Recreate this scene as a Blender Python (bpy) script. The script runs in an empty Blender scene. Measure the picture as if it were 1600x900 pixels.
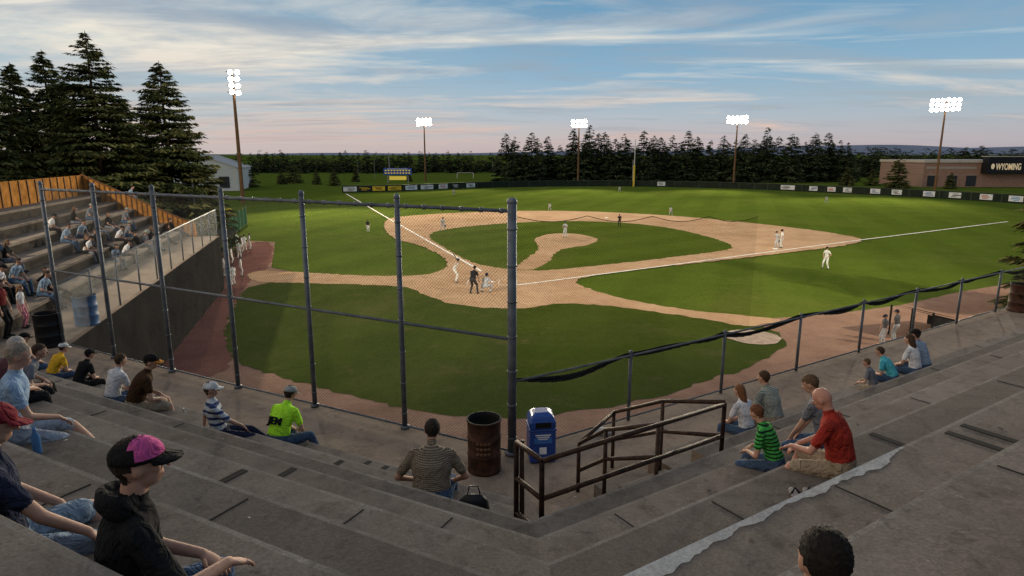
import bpy, math, random
import numpy as np
from mathutils import Vector, Matrix
random.seed(7); rng=np.random.default_rng(7)
V=Vector
# ---------------------------------------------------------------- image pixels back-projected to assumed heights and depths
F=1000.0; TH=math.atan(.21); S=math.sin(TH); C=math.cos(TH); CAMZ=8.5; W=3.4
def gp(px,py,z=0.0):
    u=px-800; v=py-450; d=F*S+v*C; f=F*C-v*S; h=CAMZ-z
    return V((u*h/d, f*h/d, z))
def at(px,py,depth):
    u=px-800; v=py-450; d=F*S+v*C; f=F*C-v*S
    return V((u*depth/f, depth, CAMZ-d*depth/f))
# ---------------------------------------------------------------- materials
def nt(m):
    m.use_nodes=True; n=m.node_tree.nodes; l=m.node_tree.links; return n,l,n['Principled BSDF']
def mixc(n,l,fac,a,b,mode='MIX'):
    x=n.new('ShaderNodeMix'); x.data_type='RGBA'; x.blend_type=mode
    for sock,val in ((x.inputs[0],fac),(x.inputs[6],a),(x.inputs[7],b)):
        if hasattr(val,'is_linked') : l.new(val,sock)
        elif isinstance(val,(int,float)): sock.default_value=val
        else: sock.default_value=(*val,1)
    return x.outputs[2]
def noise(n,l,co,scale,detail=4,rough=.55,dist=0):
    t=n.new('ShaderNodeTexNoise'); t.inputs['Scale'].default_value=scale; t.inputs['Detail'].default_value=detail
    t.inputs['Roughness'].default_value=rough; t.inputs['Distortion'].default_value=dist; l.new(co,t.inputs['Vector']); return t.outputs['Fac']
def ramp(n,l,fac,stops):
    r=n.new('ShaderNodeValToRGB'); l.new(fac,r.inputs[0]); e=r.color_ramp.elements
    while len(e)<len(stops): e.new(.5)
    for q,(p,c) in zip(e,stops):
        q.position=p; q.color=(c,c,c,1) if isinstance(c,(int,float)) else (*c,1)
    return r.outputs[0]
def mapr(n,l,v,a,b,c=0,d=1):
    r=n.new('ShaderNodeMapRange'); l.new(v,r.inputs[0]); r.inputs[1].default_value=a; r.inputs[2].default_value=b; r.inputs[3].default_value=c; r.inputs[4].default_value=d; return r.outputs[0]
def bump(n,l,b,h,st=.3,dist=.02):
    x=n.new('ShaderNodeBump'); x.inputs['Strength'].default_value=st; x.inputs['Distance'].default_value=dist
    l.new(h,x.inputs['Height']); l.new(x.outputs[0],b.inputs['Normal'])
MC={}
def mat(name,col,rough=.8,var=.18,scale=6,bs=0,bscale=40,col2=None,metal=0,emit=0,spec=.2):
    key=name
    if key in MC: return MC[key]
    m=bpy.data.materials.new(name); n,l,b=nt(m)
    b.inputs['Roughness'].default_value=rough; b.inputs['Metallic'].default_value=metal; b.inputs['Specular IOR Level'].default_value=spec
    tc=n.new('ShaderNodeTexCoord').outputs['Object']
    f=noise(n,l,tc,scale,5,.6)
    f=mapr(n,l,f,.3,.7)
    c1=tuple(max(0,x*(1-var)) for x in col); c2=col2 or tuple(x*(1+var) for x in col)
    l.new(mixc(n,l,f,c1,c2),b.inputs['Base Color'])
    if bs: bump(n,l,b,noise(n,l,tc,bscale,4,.6),bs,.01)
    if emit:
        b.inputs['Emission Color'].default_value=(*col,1); b.inputs['Emission Strength'].default_value=emit
    MC[key]=m; return m
def cloth(name,col,kind='plain',col2=(.5,.5,.5),sc=14):
    if name in MC: return MC[name]
    m=bpy.data.materials.new(name); n,l,b=nt(m); b.inputs['Roughness'].default_value=.9; b.inputs['Specular IOR Level'].default_value=.1
    tc=n.new('ShaderNodeTexCoord').outputs['Object']
    f=noise(n,l,tc,7,4); c=mixc(n,l,mapr(n,l,f,.3,.7),tuple(x*.75 for x in col),tuple(x*1.15 for x in col))
    def wave(d,s):
        w=n.new('ShaderNodeTexWave'); w.bands_direction=d; w.inputs['Scale'].default_value=s; w.inputs['Distortion'].default_value=.6; l.new(tc,w.inputs['Vector']); return ramp(n,l,w.outputs['Fac'],[(.55,0),(.75,1)])
    if kind=='stripe': c=mixc(n,l,wave('Z',sc*.3),c,col2)
    if kind=='plaid':
        c=mixc(n,l,wave('X',sc*.5),c,tuple(.5*a+.5*q for a,q in zip(col,col2))); c=mixc(n,l,wave('Z',sc*.5),c,col2)
    l.new(c,b.inputs['Base Color'])
    bump(n,l,b,noise(n,l,tc,8,3,.5,1.8),1.0,.06)
    MC[name]=m; return m
def mat_grass(name,a,b2,dry,stripes=0.0,ang=.35,worn=.0):
    m=bpy.data.materials.new(name); n,l,b=nt(m); b.inputs['Roughness'].default_value=1; b.inputs['Specular IOR Level'].default_value=0
    tc=n.new('ShaderNodeTexCoord').outputs['Object']
    c=mixc(n,l,mapr(n,l,noise(n,l,tc,.25,6,.65),.35,.65),a,b2)
    c=mixc(n,l,mapr(n,l,noise(n,l,tc,.09,5,.7,.8),.50,.72,0,.7),c,dry)
    c=mixc(n,l,mapr(n,l,noise(n,l,tc,1.1,6,.8,.3),.54,.72,0,.6),c,dry)
    c=mixc(n,l,mapr(n,l,noise(n,l,tc,3.0,5,.8),.3,.7,0,.6),c,tuple(x*.5 for x in a))
    c=mixc(n,l,mapr(n,l,noise(n,l,tc,26,3,.8),.3,.7,0,.45),c,tuple(x*1.5 for x in b2))
    if worn: c=mixc(n,l,mapr(n,l,noise(n,l,tc,.55,7,.75,.5),.58,.72,0,worn),c,(.17,.12,.07))
    if stripes:
        mp=n.new('ShaderNodeMapping'); mp.inputs['Rotation'].default_value=(0,0,ang); l.new(tc,mp.inputs[0])
        w=n.new('ShaderNodeTexWave'); w.inputs['Scale'].default_value=.055; w.inputs['Distortion'].default_value=.25; l.new(mp.outputs[0],w.inputs['Vector'])
        c=mixc(n,l,ramp(n,l,w.outputs['Fac'],[(.4,0),(.6,stripes)]),c,tuple(x*1.7 for x in b2))
    l.new(c,b.inputs['Base Color']); bump(n,l,b,noise(n,l,tc,14,4,.8),.7,.05); return m
def mat_dirt(name,a,b2,dark):
    m=bpy.data.materials.new(name); n,l,b=nt(m); b.inputs['Roughness'].default_value=1; b.inputs['Specular IOR Level'].default_value=0
    tc=n.new('ShaderNodeTexCoord').outputs['Object']
    c=mixc(n,l,mapr(n,l,noise(n,l,tc,.35,6,.7),.35,.65),a,b2)
    c=mixc(n,l,mapr(n,l,noise(n,l,tc,1.1,6,.75,.5),.5,.75,0,.6),c,dark)
    c=mixc(n,l,mapr(n,l,noise(n,l,tc,.16,5,.7,.5),.48,.68,0,.55),c,dark)
    c=mixc(n,l,mapr(n,l,noise(n,l,tc,18,4,.8),.35,.7,0,.35),c,dark)
    l.new(c,b.inputs['Base Color']); bump(n,l,b,noise(n,l,tc,9,5,.8),.5,.04); return m
def mat_concrete(name,a,b2,stain,crack=.4):
    m=bpy.data.materials.new(name); n,l,b=nt(m); b.inputs['Roughness'].default_value=.9; b.inputs['Specular IOR Level'].default_value=.06
    tc=n.new('ShaderNodeTexCoord').outputs['Object']
    c=mixc(n,l,mapr(n,l,noise(n,l,tc,.6,6,.65),.35,.65),a,b2)
    c=mixc(n,l,mapr(n,l,noise(n,l,tc,2.2,6,.75,.7),.48,.70,0,.7),c,stain)
    c=mixc(n,l,mapr(n,l,noise(n,l,tc,6.5,4,.7,.3),.58,.70,0,.55),c,tuple(x*.7 for x in stain))
    c=mixc(n,l,mapr(n,l,noise(n,l,tc,45,3,.8),.4,.75,0,.6),c,tuple(x*.45 for x in a))
    c=mixc(n,l,mapr(n,l,noise(n,l,tc,11,3,.8),.62,.7,0,.4),c,tuple(min(1,x*1.35) for x in b2))
    vo=n.new('ShaderNodeTexVoronoi'); vo.feature='DISTANCE_TO_EDGE'; vo.inputs['Scale'].default_value=.22
    nz=n.new('ShaderNodeTexNoise'); nz.inputs['Scale'].default_value=2.2; nz.inputs['Detail'].default_value=7; nz.inputs['Roughness'].default_value=.65; l.new(tc,nz.inputs['Vector'])
    ad=n.new('ShaderNodeVectorMath'); ad.operation='MULTIPLY_ADD'; ad.inputs[1].default_value=(.8,.8,.8); l.new(nz.outputs['Color'],ad.inputs[0]); l.new(tc,ad.inputs[2]); l.new(ad.outputs[0],vo.inputs['Vector'])
    c=mixc(n,l,mapr(n,l,vo.outputs['Distance'],0,.0022,crack,0),c,tuple(x*.4 for x in a))
    l.new(c,b.inputs['Base Color']); bump(n,l,b,noise(n,l,tc,30,5,.75),.45,.012); return m
def mat_link(name,pitch,w,col,metal=.6):
    m=bpy.data.materials.new(name); n,l,b=nt(m); b.inputs['Base Color'].default_value=(*col,1); b.inputs['Metallic'].default_value=metal; b.inputs['Roughness'].default_value=.55; b.inputs['Specular IOR Level'].default_value=.1
    uv=n.new('ShaderNodeUVMap').outputs[0]; sp=n.new('ShaderNodeSeparateXYZ'); l.new(uv,sp.inputs[0])
    def mth(op,a,b_=None):
        x=n.new('ShaderNodeMath'); x.operation=op
        for i,q in enumerate((a,b_)):
            if q is None: continue
            if hasattr(q,'is_linked'): l.new(q,x.inputs[i])
            else: x.inputs[i].default_value=q
        return x.outputs[0]
    o=[]
    for op in ('ADD','SUBTRACT'):
        q=mth(op,sp.outputs[0],sp.outputs[1]); q=mth('FRACT',mth('MULTIPLY',q,1/pitch)); o.append(mth('LESS_THAN',q,w))
    a=mth('MAXIMUM',o[0],o[1]); l.new(a,b.inputs['Alpha']); return m
# ---------------------------------------------------------------- mesh builder
class MB:
    def __init__(s): s.v=[]; s.f=[]; s.m=[]; s.uv={}
    def quad(s,a,b,c,d,m=0,uv=None):
        i=len(s.v); s.v+= [tuple(a),tuple(b),tuple(c),tuple(d)]; s.f.append((i,i+1,i+2,i+3)); s.m.append(m)
        if uv: s.uv[len(s.f)-1]=uv
    def poly(s,pts,m=0):
        i=len(s.v); s.v+=[tuple(p) for p in pts]; s.f.append(tuple(range(i,i+len(pts)))); s.m.append(m)
    def box(s,c,size,rz=0,m=0,M=None):
        c=V(c); hx,hy,hz=[q/2 for q in size]; R=M or Matrix.Rotation(rz,3,'Z'); i=len(s.v)
        for x,y,z in ((-1,-1,-1),(1,-1,-1),(1,1,-1),(-1,1,-1),(-1,-1,1),(1,-1,1),(1,1,1),(-1,1,1)): s.v.append(tuple(c+R@V((x*hx,y*hy,z*hz))))
        for q in ((3,2,1,0),(4,5,6,7),(0,1,5,4),(1,2,6,5),(2,3,7,6),(3,0,4,7)): s.f.append(tuple(i+k for k in q)); s.m.append(m)
    def loft(s,cs,Rs,Fs,rx,ry,n=10,m=0):
        i0=len(s.v); K=len(cs)
        for c,R,Fv,a,b in zip(cs,Rs,Fs,rx,ry):
            for k in range(n):
                t=2*math.pi*k/n; s.v.append(tuple(c+R*(a*math.cos(t))+Fv*(b*math.sin(t))))
        for j in range(K-1):
            for k in range(n):
                a=i0+j*n+k; b=i0+j*n+(k+1)%n; s.f.append((a,b,b+n,a+n)); s.m.append(m)
        s.f.append(tuple(i0+k for k in range(n))[::-1]); s.m.append(m)
        s.f.append(tuple(i0+(K-1)*n+k for k in range(n))); s.m.append(m)
    def tube(s,pts,r,n=8,m=0):
        pts=[V(p) for p in pts]; K=len(pts); rs=r if isinstance(r,(list,tuple)) else [r]*K; Rs=[];Fs=[]
        for j in range(K):
            t=(pts[min(j+1,K-1)]-pts[max(j-1,0)])
            t=t.normalized() if t.length>1e-9 else V((0,0,1))
            up=V((0,0,1)) if abs(t.z)<.9 else V((0,1,0))
            R=t.cross(up).normalized() 
            if Rs and R.dot(Rs[-1])<0 : R=-R
            Rs.append(R); Fs.append(t.cross(R))
        s.loft(pts,Rs,Fs,rs,rs,n,m)
    def cap(s,p1,r1,p2,r2,m=0,n=10):
        p1=V(p1);p2=V(p2); a=(p2-p1); a=a.normalized() if a.length>1e-6 else V((0,0,1))
        P=[];Q=[]
        for k in (-85,-60,-30,0): P.append(p1+a*r1*math.sin(math.radians(k))); Q.append(r1*math.cos(math.radians(k)))
        for k in (0,30,60,85): P.append(p2+a*r2*math.sin(math.radians(k))); Q.append(r2*math.cos(math.radians(k)))
        up=V((0,0,1)) if abs(a.z)<.9 else V((0,1,0)); R=a.cross(up).normalized(); Fv=a.cross(R)
        s.loft(P,[R]*8,[Fv]*8,Q,Q,n,m)
    def ell(s,c,r,M=None,m=0,n=12,k0=-85,k1=85):
        c=V(c); M=M or Matrix.Identity(3); X=M@V((1,0,0));Y=M@V((0,1,0));Z=M@V((0,0,1)); P=[];A=[];B=[]
        for j in range(9):
            t=math.radians(k0+(k1-k0)*j/8); P.append(c+Z*r[2]*math.sin(t)); A.append(r[0]*math.cos(t)); B.append(r[1]*math.cos(t))
        s.loft(P,[X]*9,[Y]*9,A,B,n,m)
    def obj(s,name,mats,smooth=False,parent=None,bevel=0,loc=None,rz=0):
        me=bpy.data.meshes.new(name); me.from_pydata(s.v,[],s.f)
        for q in (mats if isinstance(mats,(list,tuple)) else [mats]): me.materials.append(q)
        me.polygons.foreach_set('material_index',s.m)
        if smooth: me.polygons.foreach_set('use_smooth',[True]*len(s.f))
        if s.uv:
            ul=me.uv_layers.new(name='UVMap')
            for fi,uvs in s.uv.items():
                for li,q in zip(me.polygons[fi].loop_indices,uvs): ul.data[li].uv=q
        me.update(); o=bpy.data.objects.new(name,me); bpy.context.scene.collection.objects.link(o)
        if loc is not None: o.location=loc
        o.rotation_euler[2]=rz
        if parent: o.parent=parent
        if bevel:
            b=o.modifiers.new('b','BEVEL'); b.width=bevel; b.segments=2; b.limit_method='ANGLE'
        return o
def empty(name,loc=(0,0,0),rz=0):
    o=bpy.data.objects.new(name,None); bpy.context.scene.collection.objects.link(o); o.location=loc; o.rotation_euler[2]=rz; o.empty_display_size=.1; return o
def chaikin(p,k=2,closed=True):
    for _ in range(k):
        q=[]; N=len(p)
        for i in range(N if closed else N-1):
            a=V(p[i]);b=V(p[(i+1)%N]); q+= [a*.75+b*.25,a*.25+b*.75]
        p=q if closed else [V(p[0])]+q+[V(p[-1])]
    return p
def rough_edge(p,amp,seg=.5):
    q=[];N=len(p)
    for i in range(N):
        a=p[i];b=p[(i+1)%N];k=max(1,min(60,int((b-a).length/seg)))
        for j in range(k): 
            c=a.lerp(b,j/k); q.append(V((c.x+random.uniform(-amp,amp),c.y+random.uniform(-amp,amp),c.z)))
    return q
def sheet(name,px,z,m,sm=2,extra=None,rough=.14):
    pts=[gp(x,y,0) for x,y in px]
    if sm: pts=chaikin(pts,sm)
    if rough: pts=rough_edge(pts,rough,.35)
    b=MB(); b.poly([(p.x,p.y,z) for p in pts]); o=b.obj(name,m); 
    if o.data.polygons[0].normal.z<0: o.data.flip_normals()
    return o
# ---------------------------------------------------------------- camera / world
cam=bpy.data.cameras.new('camera'); cam.lens=22.5; cam.sensor_width=36; cam.clip_end=20000; cam.clip_start=.05
co=bpy.data.objects.new('camera',cam); bpy.context.scene.collection.objects.link(co); co.location=(0,0,CAMZ); co.rotation_euler=(math.pi/2-TH,0,0)
sc=bpy.context.scene; sc.camera=co
sc.view_settings.view_transform='Standard'; sc.view_settings.look='None'; sc.view_settings.exposure=0
w=bpy.data.worlds.new("World"); sc.world=w; w.use_nodes=True; n=w.node_tree.nodes; l=w.node_tree.links
bg=n['Background']; tc=n.new('ShaderNodeTexCoord').outputs['Generated']; sp=n.new('ShaderNodeSeparateXYZ'); l.new(tc,sp.inputs[0])
sky=n.new('ShaderNodeTexSky'); sky.sky_type='NISHITA'; sky.sun_disc=False; sky.sun_elevation=math.radians(4); sky.sun_rotation=math.radians(-110)
base=ramp(n,l,mapr(n,l,sp.outputs[2],-.02,.5),[(0,(.50,.40,.41)),(.07,(.54,.47,.50)),(.14,(.38,.46,.58)),(.25,(.20,.38,.58)),(.42,(.10,.28,.48)),(.6,(.12,.22,.35)),(1,(.19,.24,.33))])
base=mixc(n,l,mapr(n,l,sp.outputs[0],.1,-.7,0,.5),base,(.62,.62,.58))
base=mixc(n,l,mapr(n,l,sp.outputs[0],.1,.75,0,.4),base,(.08,.22,.42))
def M2(op,a,b_):
    x=n.new('ShaderNodeMath'); x.operation=op
    for i,q in enumerate((a,b_)):
        if hasattr(q,'is_linked'): l.new(q,x.inputs[i])
        else: x.inputs[i].default_value=q
    return x.outputs[0]
zz=M2('ADD',M2('MAXIMUM',sp.outputs[2],0.0),.07)
cx=M2('DIVIDE',sp.outputs[0],zz); cy=M2('DIVIDE',sp.outputs[1],zz)
cb=n.new('ShaderNodeCombineXYZ'); l.new(cx,cb.inputs[0]); l.new(M2('MULTIPLY',cy,1.35),cb.inputs[1]); cb.inputs[2].default_value=3.3
mp=n.new('ShaderNodeMapping'); mp.inputs['Rotation'].default_value=(0,0,.22); mp.inputs['Scale'].default_value=(.6,1.0,1); l.new(cb.outputs[0],mp.inputs[0])
c1=noise(n,l,mp.outputs[0],.62,9,.60,.6)
m1=M2('ADD',c1,mapr(n,l,sp.outputs[0],.55,-.65,-.05,.10))
cl=mapr(n,l,m1,.49,.68,0,.95)
cl=M2('MULTIPLY',cl,mapr(n,l,sp.outputs[2],.0,.03))
ccol=mixc(n,l,mapr(n,l,sp.outputs[2],.03,.14),(.64,.47,.46),(.86,.78,.68))
skyc=mixc(n,l,cl,base,ccol)
shade=noise(n,l,mp.outputs[0],1.3,7,.6,.4)
skyc=mixc(n,l,M2('MULTIPLY',mapr(n,l,shade,.49,.68,0,.65),mapr(n,l,sp.outputs[2],.0,.05)),skyc,(.26,.32,.43))
nish=n.new('ShaderNodeVectorMath'); nish.operation='MULTIPLY_ADD'; nish.inputs[1].default_value=(.05,.05,.05); l.new(sky.outputs[0],nish.inputs[0]); l.new(skyc,nish.inputs[2])
l.new(nish.outputs[0],bg.inputs[0]); bg.inputs[1].default_value=.92
sun=bpy.data.lights.new('sun','SUN'); sun.energy=.4; sun.angle=math.radians(10); sun.color=(1,.78,.58)
so=bpy.data.objects.new('sun',sun); sc.collection.objects.link(so); so.rotation_euler=V((-.8,-.5,.34)).to_track_quat('Z','Y').to_euler()
# ---------------------------------------------------------------- ground & field
G1=mat_grass('grass_outfield',(.056,.086,.012),(.084,.120,.017),(.145,.138,.038),.10)
G2=mat_grass('grass_infield',(.052,.078,.011),(.076,.106,.016),(.15,.13,.042),.14,.9)
G3=mat_grass('grass_near',(.036,.054,.010),(.058,.078,.014),(.12,.105,.042),.08,.2,.5)
D1=mat_dirt('dirt_infield',(.45,.285,.165),(.55,.375,.235),(.29,.175,.10))
D2=mat_dirt('dirt_track',(.29,.175,.125),(.37,.235,.17),(.17,.10,.075))
D3=mat_dirt('dirt_red',(.19,.085,.07),(.24,.115,.09),(.11,.05,.045))
b=MB(); b.poly([(-6000,-200,-.03),(6000,-200,-.03),(6000,9000,-.03),(-6000,9000,-.03)]); b.obj('ground',G1)
t_=sheet('warning_track',[(392,376),(430,378),(424,418),(600,455),(820,470),(1165,500),(1300,491),(1400,478),(1500,456),(1620,436),(2300,436),(2300,1000),(1500,1000),(800,1000),(100,900),(-200,640),(280,420)],0,D2,0,rough=.05)
sheet('red_gravel_track',[(392,377),(428,379),(424,418),(386,441),(360,490),(351,540),(368,572),(300,600),(60,600),(60,560)],.004,D3,1)
sheet('foul_grass',[(385,443),(480,441),(560,445),(640,446),(665,462),(700,474),(760,481),(830,482),(870,473),(950,476),(1050,490),(1130,503),(1185,508),(1222,522),(1228,542),(1180,570),(1100,598),(1000,628),(870,650),(760,655),(640,640),(540,615),(440,590),(370,568),(350,540),(358,490)],.008,G3,2)
sheet('infield_dirt',[(604,341),(640,337),(700,333),(780,330),(860,329),(940,331),(1020,335),(1100,341),(1180,349),(1260,358),(1320,367),(1354,375),(1325,383),(1280,389),(1220,396),(1100,410),(1000,420),(925,430),(893,440),(930,455),(1000,473),(1080,485),(1185,496),(1230,500),(1170,512),(1130,503),(1050,491),(950,477),(870,473),(830,482),(760,482),(700,475),(665,462),(640,447),(560,445),(480,442),(385,441),(392,422),(450,424),(560,431),(655,431),(693,424),(702,412),(690,399),(655,382),(615,374),(598,356)],.012,D1,2)
sheet('infield_grass',[(662,367),(700,357),(770,350),(870,345),(970,347),(1050,356),(1120,373),(1155,387),(1100,396),(1000,408),(880,421),(815,424),(740,413),(700,391)],.016,G2,2)
sheet('mound_path',[(832,374),(850,368),(884,365),(918,368),(938,375),(920,383),(893,387),(870,392),(848,420),(800,424),(822,405),(846,388)],.020,D1,2)
b=MB(); mc=gp(884,372)
b.ell((mc.x,mc.y,-.02),(2.75,3.6,.27),m=0,n=32,k0=0,k1=85); b.obj('pitchers_mound',D1,True)
b=MB(); b.box((mc.x,mc.y+.2,.27),(.61,.15,.03)); b.obj('pitching_rubber',mat('white_rubber',(.75,.73,.7)))
chalk=mat('chalk',(.74,.69,.62),.95,.2,3)
home=gp(768,441); first=gp(1212,389.5); third=gp(628,354)
def line(name,pts,wd,z,m=chalk):
    b=MB()
    for a,c in zip(pts[:-1],pts[1:]):
        K=max(1,int((c-a).length/.4)); d=(c-a).normalized(); sn=V((-d.y,d.x,0)); e=[]
        for k in range(K+1):
            q=a.lerp(c,k/K)+V((0,0,z)); e.append((q-sn*wd*random.uniform(.38,.62),q+sn*wd*random.uniform(.38,.62)))
        for (p,q),(r_,s_) in zip(e[:-1],e[1:]): b.quad(p,r_,s_,q)
    return b.obj(name,m)
line('foul_line',[gp(806,446.3),gp(1350,374.5),gp(1575,346.5)],.21,.026)
line('foul_line',[gp(752,424),gp(612,344.5),gp(541,303)],.22,.026)
b=MB()
for q in (home+V((-1.0,-.2,0)),home+V((1.1,0,0))):
    for dx,dy,sx,sy in ((-.6,0,.07,1.9),(.6,0,.07,1.9),(0,.95,1.27,.07),(0,-.95,1.27,.07)): b.box((q.x+dx,q.y+dy,.016),(sx,sy,.012))
b.obj('batters_box',mat('chalk_faint',(.55,.45,.35)))
b=MB(); b.poly([(home.x+x,home.y+y,.028) for x,y in ((-.22,.2),(-.22,-.02),(0,-.24),(.22,-.02),(.22,.2))]); b.obj('home_plate',mat('white_rubber',(.8,.8,.8)))
for p in (first,third,gp(948,341)):
    b=MB(); b.box((p.x,p.y,.05),(.4,.4,.08)); b.obj('base',mat('white_rubber',(.8,.8,.8)),bevel=.02)
b=MB(); p=gp(1176,527); b.poly([(p.x+1.25*math.cos(a/20*math.pi)*(1+.05*math.sin(a)),p.y+1.25*math.sin(a/20*math.pi),.03) for a in range(40)]); b.obj('on_deck_circle',mat('ondeck',(.34,.25,.19),.9,.35,3))
# ---------------------------------------------------------------- outfield fence
fp=chaikin([gp(*q) for q in ((535,301),(600,300),(680,297),(750,293.5),(870,291),(1000,291),(1150,294.5),(1230,298),(1400,306),(1600,318),(1750,330))],2,False)
b=MB()
for a,c in zip(fp[:-1],fp[1:]):
    d=(c-a).normalized()
    b.box((a+c)/2+V((0,0,.72)),((c-a).length+.02,.1,1.44),math.atan2(d.y,d.x),0)
    b.box((a+c)/2+V((0,0,1.48)),((c-a).length+.02,.16,.1),math.atan2(d.y,d.x),1)
    b.box(a+V((0,0,.75)),(.14,.2,1.5),math.atan2(d.y,d.x),1)
b.obj('outfield_fence',[mat('fence_dark',(.022,.03,.022),.9,.3,1,spec=0),mat('fence_cap',(.05,.06,.04))])
def on_fence(px):
    best=None
    for a,c in zip(fp[:-1],fp[1:]):
        for k in range(12):
            q=a.lerp(c,k/12); zc=q.y*C+CAMZ*S; X=800+F*q.x/zc
            if best is None or abs(X-px)<best[0]: best=(abs(X-px),q,(c-a).normalized())
    return best[1],best[2]
wh=(.62,.64,.64); ye=(.62,.42,.03); bk=(.02,.02,.02); bl=(.05,.1,.3)
for px,wm,c1_,c2_ in ((548,3.2,wh,bk),(569,3.2,bk,ye),(592,2.8,ye,bk),(616,3.2,ye,bk),(642,3,wh,bl),(667,3.4,wh,bk),(692,2.6,wh,(.4,.05,.04)),(735,2.6,wh,bk),(711,2.6,bk,wh),(1033,2,wh,bk),(1230,3.4,wh,bk),(1270,1.9,wh,bl),(1300,1.8,wh,(.4,.05,.04)),(1325,1.8,wh,bk),(1368,2,wh,bl),(1402,2,wh,bk),(1450,2.2,wh,bl),(1490,2.2,wh,bk),(1540,2.2,wh,(.4,.05,.04)),(1587,2.4,wh,(.05,.25,.5))):
    q,d=on_fence(px); nn=V((d.y,-d.x,0)); rz=math.atan2(d.y,d.x)
    b=MB(); b.box(q+nn*.09+V((0,0,.78)),(wm,.05,1.0),rz,0)
    for k in range(3): b.box(q+nn*.125+d*random.uniform(-.15,.15)*wm+V((0,0,.5+.27*k)),(wm*random.uniform(.35,.7),.02,.1+.05*(k==1)),rz,1)
    nm='%d%d%d'%tuple(int(x*99) for x in c1_); nm2='%d%d%d'%tuple(int(x*99) for x in c2_)
    b.obj('advertising_banner',[mat('ban'+nm,c1_),mat('ban'+nm2,c2_)])
b=MB(); q=gp(990,291.5); b.tube([q,q+V((0,0,5.5))],.24,8,0); b.tube([q+V((0,0,5.5)),q+V((0,0,12.2))],.10,8,1); b.obj('foul_pole',[mat('foulyellow',(.62,.45,.05)),mat('foulwhite',(.6,.6,.55))])
# ---------------------------------------------------------------- conifers
GREENS=[mat('spruce_dark',(.028,.036,.016),.95,.3,3,spec=0),mat('spruce_mid',(.068,.082,.030),.95,.3,3,spec=0),mat('spruce_highlight',(.16,.15,.055),.95,.3,3,spec=0)]  # light tone puts the crown's lit highlights into colour; dark tone fills inside
FARG=[mat('far_dark',(.020,.029,.016),.95,.3,3,spec=0),mat('far_mid',(.040,.055,.027),.95,.3,3,spec=0),mat('far_light',(.075,.088,.04),.95,.3,3,spec=0)]
BARK=mat('bark',(.07,.05,.035),.9,.3,6,.5)
def quads_obj(name,vs,mi,mats,extra=None):
    n4=len(vs)//4; me=bpy.data.meshes.new(name)
    ev,ef,em=(extra.v,extra.f,extra.m) if extra else ([],[],[])
    allv=np.concatenate([vs,np.array(ev).reshape(-1,3)]) if len(ev) else vs
    me.vertices.add(len(allv)); me.vertices.foreach_set('co',allv.astype(np.float32).ravel())
    lv=list(range(n4*4)); ls=list(range(0,n4*4,4)); lt=[4]*n4
    for f in ef:
        ls.append(len(lv)); lt.append(len(f)); lv+= [k+n4*4 for k in f]
    me.loops.add(len(lv)); me.loops.foreach_set('vertex_index',lv)
    me.polygons.add(len(ls)); me.polygons.foreach_set('loop_start',ls); me.polygons.foreach_set('loop_total',lt)
    for q in mats: me.materials.append(q)
    me.polygons.foreach_set('material_index',list(mi)+list(em)); me.update(calc_edges=True); me.validate()
    o=bpy.data.objects.new(name,me); sc.collection.objects.link(o); return o
def conifer(base,h,r,N,ts,nbr,seed,lo=.03,pw=.9,top=1.0):
    g=np.random.default_rng(seed)
    bt=np.sort(g.random(nbr)**1.1); baz=g.random(nbr)*2*np.pi; 
    bl=r*(1-bt)**pw*(.62+.5*g.random(nbr))*(1+.12*np.sin(3*baz+seed)); bl=np.maximum(bl,.12)
    wts=bl**1.2+.12*r; wts/=wts.sum(); bi=g.choice(nbr,N,p=wts)
    f=g.random(N)**.6; L=bl[bi]*f; az=baz[bi]+g.normal(0,.15,N)
    z=h*(lo+(.97-lo)*bt[bi]) - (.14+.22*(1-bt[bi]))*L + .16*L*f*1.2+ g.normal(0,.02*h/18,N)
    P=np.stack([np.cos(az)*L,np.sin(az)*L,z],1)
    side=g.choice([-1,1],N)*(.4+.6*g.random(N)); da=az+side
    D=np.stack([np.cos(da),np.sin(da),-.15-.45*g.random(N)],1); D/=np.linalg.norm(D,axis=1)[:,None]
    Wd=np.stack([-np.sin(da),np.cos(da),g.normal(0,.7,N)],1); Wd/=np.linalg.norm(Wd,axis=1)[:,None]
    s=ts*(.5+.8*g.random(N))*(.40+.60*(1-bt[bi])); s=s[:,None]
    a=P-Wd*s*.2; b_=P+Wd*s*.2; c=P+D*s+Wd*s*.05; d=P+D*s-Wd*s*.05
    vs=np.stack([a,b_,c,d],1).reshape(-1,3)+np.array(base)
    bright=g.random(nbr)[bi]
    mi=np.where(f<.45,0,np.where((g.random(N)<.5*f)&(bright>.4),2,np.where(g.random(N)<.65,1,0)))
    return vs,mi,bt,baz,bl
for k,(px,topy,wpx,dep) in enumerate(((12,90,112,52),(62,70,135,56),(130,40,178,50),(246,88,158,54),(-50,40,150,46),(95,110,120,62),(190,150,110,66))):
    top=at(px,topy,dep); h=top.z; zc=dep*1.0
    r=wpx/2/1000*zc*1.22
    N=46000 if k<4 else 22000; vs,mi,bt,baz,bl=conifer((top.x,dep,0),h,r,N,.66,620,20+k,.05,.66)
    e=MB(); e.tube([(top.x,dep,0),(top.x,dep,h*.5),(top.x+.05,dep,h*.98)],[.32,.18,.02],8,3)
    for j in range(0,620,2):
        z=h*(.05+.92*bt[j]); L=bl[j]*.85
        e.tube([(top.x,dep,z),(top.x+math.cos(baz[j])*L*.5,dep+math.sin(baz[j])*L*.5,z-.12*L),(top.x+math.cos(baz[j])*L,dep+math.sin(baz[j])*L,z-.15*L)],[.05*(1-bt[j])+.012,.02,.006],4,3)
    quads_obj('spruce_tree',vs,mi,GREENS+[BARK],e)
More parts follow.
